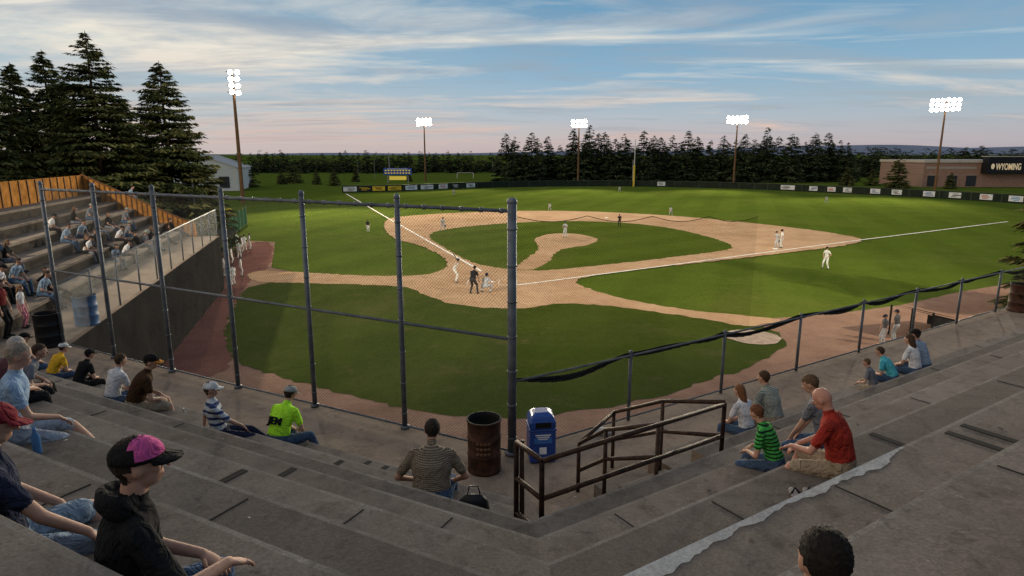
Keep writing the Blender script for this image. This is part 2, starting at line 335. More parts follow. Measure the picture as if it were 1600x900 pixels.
def row(name,specs,ntuft,ts,seed,mats=FARG,nbr=90,pw=.8):
    A=[];Mi=[];e=MB()
    for k,(x,y,h,r) in enumerate(specs):
        vs,mi,*_=conifer((x,y,0),h,r,ntuft,ts*h/16,nbr,seed+k,.01,pw); A.append(vs);Mi.append(mi); e.tube([(x,y,0),(x,y,h*.97)],[.3*h/16,.03],5,3)
    return quads_obj(name,np.concatenate(A),np.concatenate(Mi),mats+[BARK],e)
sp_=[]
tops=[(790,207),(808,212),(828,204),(852,210),(872,222),(893,198),(912,208),(926,194),(944,206),(958,212),(974,206),(988,214),(1004,204),(1022,208),(1036,214),(1054,206),(1076,199),(1096,216),(1112,219),(1130,208),(1150,214),(1168,206),(1184,218),(1196,199),(1216,210),(1240,202),(1256,222),(1272,204),(1292,206),(1310,214),(1322,222)]
for px,ty in tops:
    for rep in range(2):
        dep=random.uniform(195,205)+rep*9; t=at(px+random.uniform(-5,5)+rep*10,ty+random.uniform(-3,3)+rep*10,dep); sp_.append((t.x,dep,t.z,random.uniform(3.7,5.0)*t.z/15))
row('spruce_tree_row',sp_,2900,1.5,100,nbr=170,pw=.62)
sp_=[]
for k in range(125):
    px=388+k*3.2+random.uniform(-4,4); dep=random.uniform(285,330); t=at(px,random.uniform(236,250)-(5 if random.random()<.2 else 0),dep); sp_.append((t.x,dep,max(5,t.z),random.uniform(2.2,3.6)))
row('distant_tree_row',sp_,500,2.6,300,nbr=50,pw=.6)
sp_=[]
for k in range(70):
    px=1325+k*5.2+random.uniform(-5,5); dep=random.uniform(230,300); t=at(px,random.uniform(226,242),dep); sp_.append((t.x,dep,max(5,t.z),random.uniform(3.6,5.4)))
row('distant_tree_row',sp_,650,3,500,nbr=60,pw=.5)
for px,ty,by,w_ in ((378,236,292,50),(440,262,288,16),(495,262,288,14),(456,250,286,34),(556,258,284,12),(523,262,290,20),(1322,258,290,22),(1362,262,290,22),(1401,240,294,36),(1484,268,295,18),(640,262,284,8)):
    g0=gp(px,by); t=at(px,ty,g0.y); vs,mi,*_=conifer((g0.x,g0.y,0),t.z,w_/2000*g0.y*1.1,4500,1.0*t.z/10,160,int(px),.02,.65)
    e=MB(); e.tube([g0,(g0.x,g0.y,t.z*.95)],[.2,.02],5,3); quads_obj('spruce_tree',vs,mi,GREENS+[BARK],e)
vs,mi,bt,baz,bl=conifer((29.6,32,0),13.5,3.9,22000,.6,300,77,.03,.6)
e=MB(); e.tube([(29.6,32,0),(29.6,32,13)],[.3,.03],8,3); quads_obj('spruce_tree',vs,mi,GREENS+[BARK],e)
# hills
b=MB(); xs=np.linspace(-5200,5200,90); prev=None
for x in xs:
    h=10+8*math.sin(x*.0011+1)+5*math.sin(x*.004)
    if x>900: h+= 46*min(1,(x-900)/900)+6*math.sin(x*.006)
    r=(V((x,3600,-5)),V((x,3900,h)),V((x,5200,h*.8)))
    if prev: b.quad(prev[0],r[0],r[1],prev[1]); b.quad(prev[1],r[1],r[2],prev[2])
    prev=r
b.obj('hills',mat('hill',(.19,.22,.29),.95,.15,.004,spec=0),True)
# ---------------------------------------------------------------- buildings & structures beyond
brick=bpy.data.materials.new('brick'); n,l,bb=nt(brick); br=n.new('ShaderNodeTexBrick'); br.inputs['Scale'].default_value=1; br.inputs['Brick Width'].default_value=.6; br.inputs['Row Height'].default_value=.2; br.inputs['Mortar Size'].default_value=.02
br.inputs['Color1'].default_value=(.24,.11,.065,1);br.inputs['Color2'].default_value=(.33,.16,.10,1);br.inputs['Mortar'].default_value=(.28,.22,.18,1)
mp=n.new('ShaderNodeMapping'); mp.inputs['Rotation'].default_value=(math.pi/2,0,0); l.new(n.new('ShaderNodeTexCoord').outputs['Object'],mp.inputs[0]); l.new(mp.outputs[0],br.inputs[0]); l.new(br.outputs[0],bb.inputs['Base Color'])
p=at(1440,293,168); B=empty('brick_building',(p.x,168,0))
b=MB(); b.box((25,10,3.1),(50,20,6.2)); b.obj('walls',brick,parent=B)
b=MB(); b.box((25,10,6.55),(50.6,20.6,.7)); b.obj('roof',mat('coping',(.45,.40,.34)),parent=B,bevel=.05)
b=MB(); 
for x in (2.5,7.5,12.5): b.box((x,-.02,1.6),(2.6,.12,2.8),m=0); b.box((x,-.05,3.05),(2.9,.14,.15),m=1)
b.box((7,-.03,4.9),(13,.1,.5),m=1)
b.obj('doors_and_windows',[mat('dkglass',(.03,.03,.035),.3),mat('trim',(.35,.3,.25))],parent=B)
b=MB(); b.box((25,-1.2,5.6),(20.6,2.4,4.2),m=0); b.box((25,-1.2,7.78),(21,2.8,.18),m=1); b.obj('sign_box',[mat('signblack',(.012,.012,.014),.5),mat('coping',(.45,.40,.34))],parent=B)
tx=bpy.data.curves.new('txt','FONT'); tx.body='WYOMING'; tx.size=2.2; tx.extrude=.03; tx.offset=.05; tx.align_x='LEFT'; to=bpy.data.objects.new('lettering',tx); sc.collection.objects.link(to); to.parent=B; to.location=(16.7,-2.46,4.5); to.rotation_euler=(math.pi/2,0,0); to.scale=(.58,1,1); tx.materials.append(mat('signgold',(.75,.6,.38),.6,.05,3,emit=.25))
b=MB(); b.ell((15.9,-2.45,5.3),(.45,.05,.7),m=0); b.obj('emblem',mat('signgold',(.75,.6,.38)),parent=B)
# shed
p=at(340,290,150); B=empty('metal_shed',(p.x-3,150,0),.25); b=MB(); b.box((0,10,2.7),(15,22,5.4),m=0)
for k in range(30): b.box((-7.3+k*.5,-1.03,2.7),(.06,.06,5.4),m=0)
b.poly([(-7.5,-1,5.4),(7.5,-1,5.4),(0,-1,8)],0); b.quad((-8,-1.5,5.2),(0,-1.5,8.1),(0,21,8.1),(-8,21,5.2),1); b.quad((0,-1.5,8.1),(8,-1.5,5.2),(8,21,5.2),(0,21,8.1),1)
b.box((4.5,-1.06,2),(2.2,.1,2.6),m=2); b.box((-3,-1.06,2),(3,.1,3.4),m=2)
b.obj('shed_body',[mat('siding',(.55,.55,.52)),mat('shedroof',(.36,.36,.36)),mat('dkglass',(.03,.03,.035))],parent=B)
# scoreboard
p=gp(622,286); q=at(622,268,p.y); hh=q.z
b=MB(); b.box((p.x,p.y,hh),(8.2,.5,2.0),m=0)
for k in (-3,3): b.box((p.x+k,p.y+.1,hh/2-.5),(.25,.25,hh),m=1)
for r_ in range(2):
    for k in range(9): b.box((p.x-3.5+k*.87,p.y-.28,hh-.45+r_*.75),(.5,.06,.32),m=2)
b.box((p.x,p.y-.28,hh+.72),(6,.05,.16),m=3); b.box((p.x,p.y-.05,hh-1.9),(5,.3,1.1),m=2); b.obj('scoreboard',[mat('sbblue',(.03,.08,.34)),mat('steel',(.25,.25,.25)),mat('sbyellow',(.75,.55,.08),.6,.1,3,emit=.3),mat('white_rubber',(.8,.8,.8))])
b=MB(); p=gp(727,279); 
for x in (-2.8,2.8): b.tube([p+V((x,0,0)),p+V((x,0,2))],.07,6)
b.tube([p+V((-2.8,0,2)),p+V((2.8,0,2))],.07,6); b.obj('soccer_goal',mat('white_rubber',(.8,.8,.8)))
b=MB(); 
for px in (586,610,560,770,800): 
    p=gp(px,280); b.tube([p,p+V((0,0,6))],.05,5)
b.obj('field_fence_post',mat('steel',(.25,.25,.25)))
# ---------------------------------------------------------------- light poles
LAMP=mat('lamp_glow',(1,.93,.80),.5,0,1,emit=60); HOUS=mat('lamp_housing',(.25,.25,.25),.5); WOOD=mat('pole_wood',(.16,.085,.04),.85,.3,2,.4)
def light_pole(px,by,ty,rows,cols,dep=None,target=V((6,60,0)),power=3e5,lr=.42,sp_ang=60,r0=.28,gap=1.0):
    p=gp(px,by) if dep is None else at(px,by,dep); p.z=0; t=at(px,ty,p.y); h=t.z
    d=(target-p); d.z=0; d.normalize()
    o=empty('stadium_light_pole',p,math.atan2(d.y,d.x)-math.pi/2)
    b=MB(); b.tube([(0,0,0),(0,0,h*.5),(0,0,h)],[r0,r0*.8,r0*.55],10,0)
    for j in range(rows): b.box((0,.15,h-.3-j*gap),(cols*gap,.14,.14),m=1)
    b.obj('pole',[WOOD,HOUS],parent=o)
    b=MB(); b2=MB()
    for j in range(rows):
        for i in range(cols):
            c=V(((i-(cols-1)/2)*gap+random.uniform(-.06,.06),.5,h-.3-j*gap+random.uniform(-.08,.08))); ax=V((0,.93,-.36)).normalized(); R=ax.cross(V((1,0,0))).normalized()
            b.loft([c-ax*.3,c,c+ax*.15],[V((1,0,0))]*3,[R]*3,[lr*.4,lr*.9,lr],[lr*.4,lr*.9,lr],12,0)
            b2.loft([c+ax*.16,c+ax*.24,c+ax*.28],[V((1,0,0))]*3,[R]*3,[lr*.95,lr*.85,lr*.4],[lr*.95,lr*.85,lr*.4],12,0)
    b.obj('housings',HOUS,parent=o); b2.obj('lamps',LAMP,parent=o)
    L=bpy.data.lights.new('flood','SPOT'); L.energy=power; L.spot_size=math.radians(sp_ang); L.spot_blend=.8; L.shadow_soft_size=.8; L.color=(1,.86,.63)
    lo=bpy.data.objects.new('flood',L); sc.collection.objects.link(lo); lo.location=p+d*1.6+V((0,0,h-1)); lo.rotation_euler=(lo.location-target).to_track_quat('Z','Y').to_euler()
light_pole(380,318,110,4,2,power=1.6e5,lr=.42,sp_ang=80,r0=.36,gap=1.08)
light_pole(665,284,186,2,4,dep=200,power=3.8e5,target=V((0,65,0)),sp_ang=50,lr=.5,gap=1.15)
light_pole(903,284,188,2,4,dep=190,power=3.8e5,sp_ang=50,lr=.5,gap=1.15)
light_pole(1146,284,182,2,5,dep=185,power=3.8e5,sp_ang=50,lr=.5,gap=1.15)
light_pole(1460,300,154,3,6,dep=148,power=3.8e5,target=V((10,58,0)),sp_ang=55,lr=.42,gap=1.02)
def unseen_pole(x,y,h,target,power,ang):  # unseen pole and flood, added beside the stands to light the infield
    o=empty('stadium_light_pole',(x,y,0)); b=MB(); b.tube([(0,0,0),(0,0,h)],[.35,.2],10,0); b.box((0,0,h),(5,.2,.2),m=1); b.obj('pole',[WOOD,HOUS],parent=o)
    L=bpy.data.lights.new('flood','SPOT'); L.energy=power; L.spot_size=math.radians(ang); L.spot_blend=.85; L.shadow_soft_size=.8; L.color=(1,.86,.63)
    lo=bpy.data.objects.new('flood',L); sc.collection.objects.link(lo); lo.location=(x,y,h+.6); lo.rotation_euler=(lo.location-target).to_track_quat('Z','Y').to_euler()
unseen_pole(-38,4,26,V((3,56,0)),1.15e5,60)
unseen_pole(44,10,26,V((6,54,0)),1.15e5,60)
for px,by,ty in ((988,288,250),(609,284,238)):
    p=gp(px,by); t=at(px,ty,p.y); b=MB(); b.tube([p,(p.x,p.y,t.z)],.1,6); b.obj('flag_pole',mat('steel',(.25,.25,.25)))
# ---------------------------------------------------------------- grandstand
A_=V((-12.16,16.68,0)); Gp=V((0,10.26,0)); lv=(A_-Gp).normalized(); d2=V((-.264,.965,0)).normalized(); E2=A_+d2*24.5
rv=V((.842,.54,0)).normalized(); RE=Gp+rv*60
n1=V((-lv.y,lv.x,0)); n1=n1 if n1.y<0 else -n1
nR=V((rv.y,-rv.x,0)); n2=V((-d2.y,d2.x,0)); n2=n2 if n2.x<0 else -n2
def miter(a,b_,s): 
    m_=(a+b_).normalized(); return m_*(s/m_.dot(a))
def off(k,s,z):
    p={0:E2+n2*s,1:A_+miter(n1,n2,s),2:Gp+miter(n1,nR,s),3:RE+nR*s}[k]; return V((p.x,p.y,z))
def RT(t,s,z=0): p=Gp+rv*t+nR*s; return V((p.x,p.y,z))
def LT(t,s,z=0): p=Gp+lv*t+n1*s; return V((p.x,p.y,z))
def tm(s): return (off(2,s,0)-Gp).dot(rv)
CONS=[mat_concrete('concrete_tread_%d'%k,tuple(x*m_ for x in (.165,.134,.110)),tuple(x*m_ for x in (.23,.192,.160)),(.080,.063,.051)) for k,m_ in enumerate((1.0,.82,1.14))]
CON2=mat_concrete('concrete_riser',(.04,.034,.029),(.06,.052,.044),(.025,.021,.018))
CON3=mat_concrete('concrete_walk',(.24,.178,.135),(.32,.248,.19),(.12,.088,.066))
EDG=mat_concrete('concrete_nosing',(.20,.168,.138),(.30,.262,.222),(.09,.074,.06),0)  # lighter tier edges: wear, plus edge shading put into colour for contrast
RUN=.85; RISE=.45; S0=2.0
def fe(i): return S0+RUN*(i-1)
b=MB()
for k in (0,1,2): b.quad(off(k,-.12,W),off(k+1,-.12,W),off(k+1,S0+.1,W),off(k,S0+.1,W),4)
b.quad(RT(tm(S0),S0,W+.001),RT(1.3,S0,W+.001),RT(1.3,3.6,W+.001),RT(tm(3.6),3.6,W+.001),4)
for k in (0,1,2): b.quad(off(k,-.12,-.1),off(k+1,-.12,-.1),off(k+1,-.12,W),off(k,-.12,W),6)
def slab(fa,fb,s0,s1,z,ti,rise=RISE):
    f0=s0-.05
    P=lambda f,s,zz_: (lambda p: V((p.x,p.y,zz_)))(f(s))
    b.quad(P(fa,f0+.045,z),P(fb,f0+.045,z),P(fb,s1,z),P(fa,s1,z),ti)
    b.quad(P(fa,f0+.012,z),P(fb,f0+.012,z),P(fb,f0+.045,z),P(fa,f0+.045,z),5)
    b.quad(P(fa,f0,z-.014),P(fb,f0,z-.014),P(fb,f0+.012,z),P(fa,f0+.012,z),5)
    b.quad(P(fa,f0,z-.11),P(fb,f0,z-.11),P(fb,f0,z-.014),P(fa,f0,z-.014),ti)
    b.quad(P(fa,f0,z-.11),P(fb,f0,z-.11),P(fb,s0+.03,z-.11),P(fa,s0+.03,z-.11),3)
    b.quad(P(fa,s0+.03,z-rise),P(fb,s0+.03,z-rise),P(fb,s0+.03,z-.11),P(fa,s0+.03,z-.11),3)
o_=lambda k: (lambda s: off(k,s,0))
rt=lambda t: (lambda s: RT(t,s))
for i in range(1,12):
    z=W+RISE*i; s0=fe(i); s1=s0+RUN+.04; ti=(i*2)%3
    if i<=6: slab(o_(0),o_(1),s0,s1,z,ti)
    slab(o_(1),o_(2),s0,s1,z,(ti+1)%3)
    if i==1: slab(rt(1.3),o_(3),s0,s1,z,ti)
    elif i==2:
        slab(rt(1.3),o_(3),s0,3.55,z,ti)
        b.quad(RT(tm(3.5),3.5,z),off(3,3.5,z),off(3,s1,z),RT(tm(s1),s1,z),ti)
        b.quad(RT(tm(3.5),3.5,W),RT(1.3,3.5,W),RT(1.3,3.5,z),RT(tm(3.5),3.5,z),3)
    else: slab(o_(2),o_(3),s0,s1,z,ti)
b.quad(RT(1.3,S0-.05,W),RT(1.3,2.85,W),RT(1.3,2.85,W+.45),RT(1.3,S0-.05,W+.45),4)
b.quad(RT(1.3,2.80,W),RT(1.3,3.6,W),RT(1.3,3.6,W+.9),RT(1.3,2.80,W+.9),4)
b.quad(off(2,S0,W),off(2,2.85,W),off(2,2.85,W+.45),off(2,S0,W+.45),4)
b.quad(off(2,2.8,W),off(2,3.55,W),off(2,3.55,W+.9),off(2,2.8,W+.9),4)
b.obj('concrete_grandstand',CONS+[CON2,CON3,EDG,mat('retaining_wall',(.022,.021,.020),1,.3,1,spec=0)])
b=MB()
for k in range(4):
    c=RT(.75,2.0+.36*k+.6,0); b.box((c.x,c.y,W+.11*(k+1)),(.95,1.5-.36*k,.22*(k+1)),math.atan2(rv.y,rv.x),0)
b.obj('concrete_steps',CONS[2],bevel=.015)
blk=mat('joint_black',(.015,.014,.013),.9)
b=MB()
def best_i(px,py,side,ins=RUN/2,rng_=range(1,9)):
    best=None
    for i in rng_:
        z=W+RISE*i; p=gp(px,py,z); o0=A_ if side=='2' else Gp; nn={'L':n1,'R':nR,'2':n2}[side]; s=(p-o0).dot(nn); e=abs(s-fe(i)-ins)
        if best is None or e<best[0]: best=(e,i)
    return best[1]
def joint(px,py,side,wd=.08):
    i=best_i(px,py,side); z=W+RISE*i; p=gp(px,py,z); nn=n1 if side=='L' else nR; al=lv if side=='L' else rv
    t=(p-Gp).dot(al); fn=LT if side=='L' else RT
    c=fn(t,fe(i)+RUN/2-.02,z+.003); b.box(c,(wd,RUN-.10,.008),math.atan2(nn.y,nn.x)-math.pi/2)
for px,py,sd in ((328,763,'L'),(424,752,'L'),(494,744,'L'),(551,738,'L'),(598,733,'L'),(1395,690,'R'),(1530,692,'R'),(1592,692,'R')): joint(px,py,sd)
for i in range(1,9):
    for t in (-3,2.4,7.5,12.0,17,22): 
        for fn,nn in ((LT,n1),(RT,nR)): 
            if t+.3*i>-.5*i: b.box(fn(t+.3*i,fe(i)+RUN/2,W+RISE*i+.002),(.014,RUN-.08,.006),math.atan2(nn.y,nn.x)-math.pi/2)
b.obj('expansion_joints',blk)
wp=mat_concrete('worn_white_paint',(.36,.355,.34),(.48,.475,.46),(.20,.18,.16),0)
b=MB(); z=W+RISE*6+.004; t=-3.6; a=fe(6)-.035; wd=.12
while t<-.15:
    w2=max(.03,min(.16,wd+random.uniform(-.02,.02)))*(1 if t<-.5 else .7); b.quad(RT(t,a,z),RT(t+.04,a,z),RT(t+.04,a+w2,z),RT(t,a+wd,z)); wd=w2; t+=.04
b.obj('painted_edge_line',wp)
# far wing end wall + back wall
OR=mat('orange_boards',(.31,.14,.038),.9,.35,3,spec=0); OR2=mat('orange_dark',(.12,.055,.022))
b=MB()
def P2(s,z,t=0): p=E2+n2*s-d2*t; return V((p.x,p.y,z))
b.poly([P2(1.2,W-.4),P2(1.2,W+.8),P2(2,W+1.1),P2(7.15,W+3.85),P2(7.15,W-.4)],0)
for k in range(22):
    s=1.4+k*.27; zt=W+1.1+max(0,s-2)*.534; b.box(P2(s,(W+zt)/2,.03),(.04,.03,zt-W),math.atan2(n2.y,n2.x),1)
bw0=E2+n2*7.15; bw1=A_+n2*7.15-d2*6
m_=(bw0+bw1)/2; L=(bw0-bw1).length; b.box((m_.x,m_.y,W+2.3),(L,.08,3.1),math.atan2(d2.y,d2.x),0)
for k in range(int(L/.9)): q=bw0-d2*k*.9; b.box((q.x+.06,q.y,W+2.3),(.05,.05,3.1),math.atan2(d2.y,d2.x),1)
b.tube([P2(1.2,W+.85),P2(2,W+1.15),P2(7.15,W+3.9)],.05,6,1)
b.obj('orange_board_wall',[OR,OR2])
# ---------------------------------------------------------------- fences
LINK=mat_link('chain_link',.062,.10,(.11,.115,.115),.3); LINK2=mat_link('chain_link_fine',.07,.09,(.26,.27,.28)); NET=mat_link('black_net',.05,.075,(.01,.01,.01),0)
GALV=mat('galvanized',(.115,.128,.145),.55,.35,4,metal=.2)
def panel(b,a,c,z0,z1,m=1,u0=0):
    L=(c-a).length; b.quad((a.x,a.y,z0),(c.x,c.y,z0),(c.x,c.y,z1),(a.x,a.y,z1),m,[(u0,z0),(u0+L,z0),(u0+L,z1),(u0,z1)])
Fh=4.35
b=MB(); posts=[Gp+(A_-Gp)*(k/6) for k in range(7)]
L6=(A_-Gp).length/6
for k in range(6): panel(b,posts[k],posts[k+1],W+.03,W+Fh-.15,1,k*L6)
bs=empty('backstop_fence'); b.obj('chain_link_mesh',[GALV,LINK],parent=bs)
b=MB()
for k,p in enumerate(posts):
    r=.075 if k==0 else .05
    b.tube([p+V((0,0,W)),p+V((0,0,W+Fh))],r,12); b.ell(p+V((0,0,W+Fh)),(r*1.15,r*1.15,.07)); b.tube([p+V((0,0,W)),p+V((0,0,W+.06))],r*1.7,12)
    for zz_ in (.3,.9,1.5,2.1,2.7,3.3,3.9): b.tube([p+V((0,0,W+zz_)),p+V((0,0,W+zz_+.03))],r*1.12,12)
for zz_,r in ((Fh-.15,.03),(2.07,.028),(.06,.02)): b.tube([Gp+V((0,0,W+zz_)),A_+V((0,0,W+zz_))],r,8)
for k in range(6):
    for j in range(6):
        q=posts[k].lerp(posts[k+1],(j+.5)/6)
        b.tube([q+V((0,0,W+Fh-.19)),q+V((0,0,W+Fh-.11))],.036,6)
b.obj('frame',GALV,True,parent=bs)
lf_=empty('low_chain_link_fence'); b=MB(); b2=MB(); ts=[2.7*k for k in range(1,12)]; fh=1.38
for k,t in enumerate(ts):
    p=RT(t,0); b.tube([p+V((0,0,W)),p+V((0,0,W+fh))],.034,10); b.ell(p+V((0,0,W+fh)),(.04,.04,.05))
b.tube([Gp+V((0,0,W+fh-.06)),RT(ts[-1],0,W+fh-.06)],.022,8); b.tube([Gp+V((0,0,W+.06)),RT(ts[-1],0,W+.06)],.018,8)
b.obj('frame',GALV,True,parent=lf_)
for k in range(len(ts)): a=RT(ts[k]-2.7,0); panel(b2,a,RT(ts[k],0),W+.04,W+fh-.06,1,k*2.7)
b2.obj('chain_link_mesh',[GALV,LINK],parent=lf_)
b=MB(); pts=[];rs=[]
for k in range(12*10):
    t=k*.25+.1; ph=(t%2.7)/2.7; pts.append(RT(t,-.03,W+fh-.03-.17*4*ph*(1-ph)*(.55+.4*math.sin(t*1.3)))) ; rs.append(.022+.014*abs(math.sin(t*2.1)))
b.tube(pts,rs,6)
for k in range(len(pts)-1):
    a,c=pts[k],pts[k+1]; wd=.04+.05*abs(math.sin(k*.37)); b.quad(a,c,c-V((0,0,wd)),a-V((0,0,wd)))
b.obj('rolled_windscreen',mat('black_fabric',(.012,.012,.013),.9,.3,9,spec=0),True)
b=MB(); N=14
sg=lambda t:W+Fh-.22-.055*t-.10*math.sin(math.pi*((t/1.55)%1))
for k in range(N):
    t0=6.2*k/N; t1=6.2*(k+1)/N; a=RT(t0,0);c=RT(t1,0)
    b.quad((a.x,a.y,W+fh),(c.x,c.y,W+fh),(c.x,c.y,sg(t1)),(a.x,a.y,sg(t0)),1,[(t0,0),(t1,0),(t1,sg(t1)-W-fh),(t0,sg(t0)-W-fh)])
b.tube([RT(6.2*k/56,0,sg(6.2*k/56)) for k in range(57)],.006,5,0)
b.obj('protective_net',[mat('black_fabric',(.012,.012,.013)),NET])
lf2=empty('wing_chain_link_fence'); b=MB(); b2=MB(); K=10
for k in range(K+1):
    p=A_.lerp(E2,k/K); b.tube([p+V((0,0,W)),p+V((0,0,W+1.7))],.035,8)
    if k<K: panel(b2,p,A_.lerp(E2,(k+1)/K),W+.04,W+1.66,1,k*2.45)
b.tube([A_+V((0,0,W+1.66)),E2+V((0,0,W+1.66))],.028,8); b.obj('frame',GALV,True,parent=lf2); b2.obj('chain_link_mesh',[GALV,LINK2],parent=lf2)
# ---------------------------------------------------------------- handrail
RU=mat('rusty_steel',(.028,.018,.015),.6,.5,9,.3,60,col2=(.075,.04,.025),metal=.2)
b=MB(); r=.03
def rail(pts,hs,posts=True):
    for h in hs: b.tube([p+V((0,0,h)) for p in pts],r,8)
    if posts:
        for p in pts: b.tube([p,p+V((0,0,max(hs)))],r,8)
z2=W+.9
rail([RT(-1.82,3.44,z2),RT(1.14,3.44,z2)],(.06,.5,.95))
rail([RT(-1.82,3.44,z2),RT(-1.80,2.9,z2)],(.06,.5,.95))
b.tube([RT(-1.80,2.9,W),RT(-1.80,2.9,z2+.95)],r,8); b.tube([RT(-1.72,2.9,W),RT(-1.72,2.9,z2+.95)],r,8)
rt_=[RT(1.14,3.44,z2),RT(1.14,2.35,z2-.35),RT(1.14,1.3,W)]
for h in (.5,.98): b.tube([q+V((0,0,h)) for q in rt_],r,8)
for q in rt_: b.tube([V((q.x,q.y,W)),q+V((0,0,.98))],r,8)
r2=[RT(.18,3.2,z2),RT(.18,2.2,z2-.45),RT(.18,1.6,W)]
for h in (.45,.9): b.tube([q+V((0,0,h-.1)) for q in r2],r,8)
for q in r2: b.tube([V((q.x,q.y,W)),q+V((0,0,.8))],r,8)
b.tube([RT(.18,1.6,W+.8),RT(1.14,1.3,W+.98)],r,8)
b.obj('stair_handrail',RU,True)
# ---------------------------------------------------------------- barrels / bins
def barrel(p,h,r,m,mi,name='trash_barrel',text=False):
    b=MB(); o=[];Rr=[]
    prof=[(0,.98),(.02,1),(.03,1.03),(.05,1),(.32,.99),(.335,1.035),(.35,.99),(.64,.99),(.655,1.035),(.67,.99),(.96,.99),(.975,1.045),(1,1.045),(1,.96),(.9,.95),(.5,.94)]
    n_=28
    for z,q in prof: o.append(V((p.x,p.y,p.z+z*h)));Rr.append(r*q)
    X=V((1,0,0));Y=V((0,1,0)); b.loft(o,[X]*len(o),[Y]*len(o),Rr,Rr,n_,0)
    for f_i in range(len(b.f)-1-n_*3,len(b.f)): b.m[f_i]=1
    if text:
        for k,(wd,zz_) in enumerate(((.20,.60),(.16,.50),(.22,.40))):
            for j in range(4):
                a=-math.pi/2+(j-1.5)*.22; c=p+V((math.cos(a)*r*1.0,math.sin(a)*r*1.0,zz_*h+.02)); b.box(c,(.05,.012,.05),a+math.pi/2,2)
    return b.obj(name,[m,mi,mat('stencil',(.15,.075,.045))],True)
rb=mat('rusty_barrel',(.03,.016,.012),.7,.5,7,.4,30,col2=(.095,.042,.025)); inn=mat('barrel_inside',(.008,.008,.008))
barrel(gp(757,733,W),.90,.275,rb,inn,text=True)
barrel(gp(1590,486,W),.92,.3,rb,inn)
barrel(gp(80,540,W),.92,.32,mat('black_barrel',(.012,.012,.013),.4),inn)
barrel(gp(137,507,W),.92,.32,mat('blue_barrel',(.02,.09,.22),.5),inn)
p=gp(845,716,W); o=empty('recycling_bin',p,.12)
b=MB(); b.box((0,0,.30),(.44,.42,.56),m=0); b.box((0,0,.60),(.47,.45,.05),m=0); b.obj('body',mat('bin_blue',(.012,.055,.26),.35,.1,8,spec=.5),parent=o,bevel=.025)
b=MB(); X=V((1,0,0));Y=V((0,1,0)); b.loft([V((0,0,.62)),V((0,0,.74)),V((0,0,.84)),V((0,0,.88))],[X]*4,[Y]*4,[.33,.33,.27,.16],[.31,.31,.25,.14],4)
q=b.obj('lid',mat('bin_blue',(.012,.055,.26)),parent=o,bevel=.03); q.rotation_euler[2]=math.pi/4
b=MB(); b.box((0,-.225,.70),(.26,.02,.09),m=0); b.box((.0,-.214,.42),(.3,.006,.10),m=1)
for k in range(3): b.box((0,-.218,.52-.035*k),(.26-.05*k,.006,.018),m=2)
b.box((0,-.214,.24),(.12,.006,.12),m=2); b.obj('label',[inn,mat('bin_label',(.05,.16,.45)),mat('label_white',(.7,.72,.75))],parent=o)
b=MB(); b.ell(gp(940,678,W)+V((0,0,.05)),(.2,.13,.07),n=9); b.obj('stone',mat('stone',(.42,.4,.38),.9,.2,9,.5,20),True)
# ---------------------------------------------------------------- dugouts
b=MB(); c=gp(318,372,2.4); rz=math.atan2(d2.y,d2.x); RM=Matrix.Rotation(rz,3,'Z')@Matrix.Rotation(math.radians(12),3,'X')
b.box(c,(13,2.8,.16),M=RM,m=0)
for k in range(6):
    q=c+d2*(-6+k*2.4)-n2*1.25; b.tube([(q.x,q.y,0),(q.x,q.y,2.5)],.06,6,1)
q=c+n2*1.3; b.box((q.x,q.y,1.1),(13,.15,2.2),rz,1); q=c+n2*.8; b.box((q.x,q.y,.42),(11,.4,.06),rz,2)
b.obj('dugout',[mat('dug_roof',(.03,.03,.027),spec=0),mat('dug_green',(.02,.035,.022),spec=0),mat('dug_bench',(.2,.14,.08))])
b=MB(); a=gp(336,388); c=gp(386,350)
for k in range(9):
    q=a.lerp(c,k/8); b.tube([q,q+V((0,0,2.2))],.05,6,0)
dd=(c-a).normalized(); m_=(a+c)/2; b.box((m_.x,m_.y,1.0),((c-a).length,.05,1.9),math.atan2(dd.y,dd.x),1); b.obj('green_padded_fence',[mat('steel',(.25,.25,.25)),mat('pad_green',(.02,.06,.03),spec=0)])
b=MB(); q=at(354,331,c.y+2); b.box(q,(1.2,.08,.75),0,0); b.tube([(q.x,q.y,0),q],.04,6,1)
for k in range(2): b.box(q+V((0,-.05,.12-.25*k)),(.8,.02,.1),m=2)
b.obj('yellow_sign',[mat('signyel',(.7,.5,.03)),mat('steel',(.25,.25,.25)),mat('joint_black',(.01,.01,.01))])
b=MB(); b.tube([gp(312,400,0),gp(312,400,0)+V((0,0,7.5))],.06,6); b.obj('net_pole',GALV)
# first-base dugout: low roof that slopes down toward the outfield end
b=MB(); c=gp(1440,520,0)
Pq=lambda t,s,z: (lambda p: V((p.x,p.y,z)))(c+rv*t+nR*s)
b.poly([Pq(-1.7,-.8,1.55),Pq(2.2,-.8,.55),Pq(2.2,1.2,.5),Pq(-1.7,1.2,1.45)]); b.poly([Pq(-1.7,-.8,1.47),Pq(2.2,-.8,.47),Pq(2.2,1.2,.42),Pq(-1.7,1.2,1.37)])
b.poly([Pq(-1.6,1.15,0),Pq(2.1,1.15,0),Pq(2.1,1.15,.42),Pq(-1.6,1.15,1.36)]); b.poly([Pq(2.1,1.15,0),Pq(2.1,-.75,0),Pq(2.1,-.75,.46),Pq(2.1,1.15,.42)])
for s in (-.75,.2,1.1): b.tube([Pq(-1.6,s,0),Pq(-1.6,s,1.45)],.05,6)
b.obj('dugout',[mat('dug_roof2',(.022,.021,.020),.95,.4,2,spec=0)])
